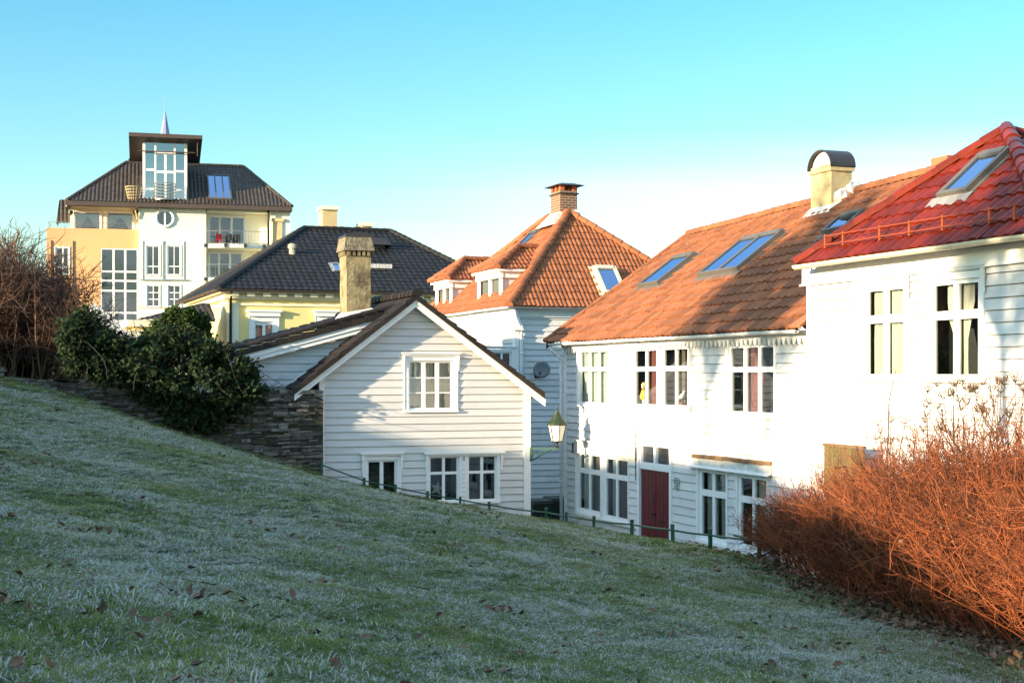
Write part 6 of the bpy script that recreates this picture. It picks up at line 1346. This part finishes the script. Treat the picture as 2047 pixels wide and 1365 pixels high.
cb = N_.new('ShaderNodeCombineXYZ'); L_.new(na("rotz", 'FLOAT'), cb.inputs[2]); L_.new(cb.outputs[0], ip.inputs['Rotation']); L_.new(na("scale", 'FLOAT'), ip.inputs['Scale']); L_.new(na("pick", 'INT'), ip.inputs['Instance Index'])
L_.new(gi.outputs[0], ip.inputs['Points']); L_.new(ci.outputs[0], ip.inputs['Instance']); L_.new(ip.outputs[0], gO.inputs[0])
md = go.modifiers.new("scatter", 'NODES'); md.node_group = ng
# fallen leaves on the lawn, litter under the hedge and by the wall
def litter(name, x, y, size, label, hz=.03):
    n = len(x); z = H(x, y)+bumps(x, y)+rng.uniform(.02, hz, n); C = np.stack([x, y, z], -1); nr = unit(rng.normal(0, .55, (n, 3))+np.array([0, 0, 1.]))
    o = curled(name, C, nr, size, LEAF, rng.uniform(0, 1, n)); return tag(o, label, 'leaves', kind='stuff')
n = 420; yy = 6+34*rng.uniform(0, 1, n)**1.4; xx = rng.uniform(-.36, .30, n)*yy; k = inside(xx, yy) & (xx < np.interp(yy, hY, hX)-.3); xx, yy = xx[k], yy[k]
cl_ = rng.integers(0, min(90, len(xx)), 520); xx = np.r_[xx, xx[cl_]+rng.normal(0, .13, 520)]; yy = np.r_[yy, yy[cl_]+rng.normal(0, .13, 520)]; k = inside(xx, yy); xx, yy = xx[k], yy[k]
litter('fallen_leaves', xx, yy, rng.uniform(.025, .055, len(xx)), 'brown dead leaves scattered over the frosty lawn', .09)
n = 4200; yy = rng.uniform(9, 26.5, n); xx = np.interp(yy, hY, hX)+rng.normal(.25, .42, n)+np.clip(yy-24, 0, 3)*-.12; k = inside(xx, yy); litter('leaf_litter', xx[k], yy[k], rng.uniform(.025, .06, k.sum()), 'layer of brown leaf litter along the foot of the orange hedge', .09)
tw_n = 26; yy = rng.uniform(8, 33, tw_n); xx = rng.uniform(-.33, .15, tw_n)*yy; b0 = np.stack([xx, yy, H(xx, yy)+bumps(xx, yy)+.03], -1); az = rng.uniform(0, 6.28, tw_n); S = bend(b0, np.stack([np.cos(az), np.sin(az), rng.normal(0, .12, tw_n)], -1), rng.uniform(.15, .6, tw_n), 5, rng.normal(0, .4, (tw_n, 3))*np.array([1, 1, .1]), .05); S[:, :, 2] = H(S[:, :, 0], S[:, :, 1])+.035
tag(tubes('fallen_twigs', S, np.linspace(.006, .0025, 5)[None].repeat(tw_n, 0), TWIGB, rng.uniform(0, .6, tw_n)), 'thin fallen twigs lying among the grass of the lawn', 'twigs', kind='stuff')

# ================================================================== SKY, SUN, RENDER
w = bpy.data.worlds.new("World"); sc.world = w; w.use_nodes = True; nt = w.node_tree; N = nt.nodes; L = nt.links; bg = N["Background"]
sky = N.new("ShaderNodeTexSky"); sky.sky_type = 'NISHITA'; sky.sun_disc = False; sky.sun_elevation = EL; sky.sun_rotation = math.atan2(-sx, -sy); sky.air_density = 1.; sky.dust_density = .6; sky.ozone_density = 1.5
hs = N.new("ShaderNodeHueSaturation"); hs.inputs["Saturation"].default_value = 1.08; hs.inputs["Hue"].default_value = .503; L.new(sky.outputs[0], hs.inputs["Color"])
tcw = N.new("ShaderNodeTexCoord"); mpw = N.new("ShaderNodeMapping"); mpw.inputs["Scale"].default_value = (1.5, 1.5, 15.); mpw.inputs["Rotation"].default_value = (0, .22, 0); L.new(tcw.outputs["Generated"], mpw.inputs[0])
cn = N.new("ShaderNodeTexNoise"); cn.inputs["Scale"].default_value = 1.6; cn.inputs["Detail"].default_value = 7; cn.inputs["Roughness"].default_value = .48; L.new(mpw.outputs[0], cn.inputs["Vector"])
r1 = N.new("ShaderNodeMapRange"); r1.inputs[1].default_value = .34; r1.inputs[2].default_value = .80; L.new(cn.outputs["Fac"], r1.inputs[0])
sp_ = N.new("ShaderNodeSeparateXYZ"); L.new(tcw.outputs["Generated"], sp_.inputs[0])
r2w = N.new("ShaderNodeMapRange"); r2w.inputs[1].default_value = .165; r2w.inputs[2].default_value = .05; L.new(sp_.outputs[2], r2w.inputs[0])
r3w = N.new("ShaderNodeMapRange"); r3w.inputs[1].default_value = -.16; r3w.inputs[2].default_value = .2; L.new(sp_.outputs[0], r3w.inputs[0])
m1 = N.new("ShaderNodeMath"); m1.operation = 'MULTIPLY'; L.new(r1.outputs[0], m1.inputs[0]); L.new(r2w.outputs[0], m1.inputs[1]); m2 = N.new("ShaderNodeMath"); m2.operation = 'MULTIPLY'; L.new(m1.outputs[0], m2.inputs[0]); L.new(r3w.outputs[0], m2.inputs[1]); r3w.inputs[4].default_value = .92
cm = N.new("ShaderNodeMix"); cm.data_type = 'RGBA'; cm.inputs[7].default_value = (5.2, 5.4, 5.6, 1); cr_ = N.new("ShaderNodeValToRGB"); L.new(sp_.outputs[2], cr_.inputs[0]); el = cr_.color_ramp.elements; el[1].position = .7
for q, c in ((0., (.30, .32, .34)), (.05, (.25, .285, .29)), (.14, (.185, .262, .262)), (.25, (.125, .252, .268)), (.42, (.38, .42, .42)), (.7, (1, .88, .74))):
    if q == 0.: el[0].color = (*c, 1)
    elif q == .7: el[-1].color = (*c, 1)
    else: el.new(q).color = (*c, 1)
mu = N.new("ShaderNodeMix"); mu.data_type = 'RGBA'; mu.blend_type = 'MULTIPLY'; mu.inputs[0].default_value = 1; vs = N.new('ShaderNodeVectorMath'); vs.operation = 'SCALE'; vs.inputs['Scale'].default_value = 2.2; L.new(cr_.outputs[0], vs.inputs[0]); L.new(hs.outputs[0], mu.inputs[6]); L.new(vs.outputs[0], mu.inputs[7])
L.new(m2.outputs[0], cm.inputs[0]); L.new(mu.outputs[2], cm.inputs[6]); L.new(cm.outputs[2], bg.inputs[0]); bg.inputs[1].default_value = .15
sd = bpy.data.lights.new("sun", 'SUN'); sd.energy = 4.0; sd.angle = R(.5); sd.color = (1., .78, .52); so = bpy.data.objects.new("sun", sd); COL.objects.link(so)
D = Vector((sx*math.cos(EL), sy*math.cos(EL), -math.sin(EL))); so.rotation_euler = D.to_track_quat('-Z', 'Y').to_euler(); so.location = (-30, -10, 30)
sc.view_settings.view_transform = 'Standard'; sc.view_settings.look = 'None'; sc.view_settings.gamma = 1; sc.view_settings.exposure = 1.85
sc.render.engine = 'CYCLES'; sc.cycles.max_bounces = 8; sc.cycles.transparent_max_bounces = 16
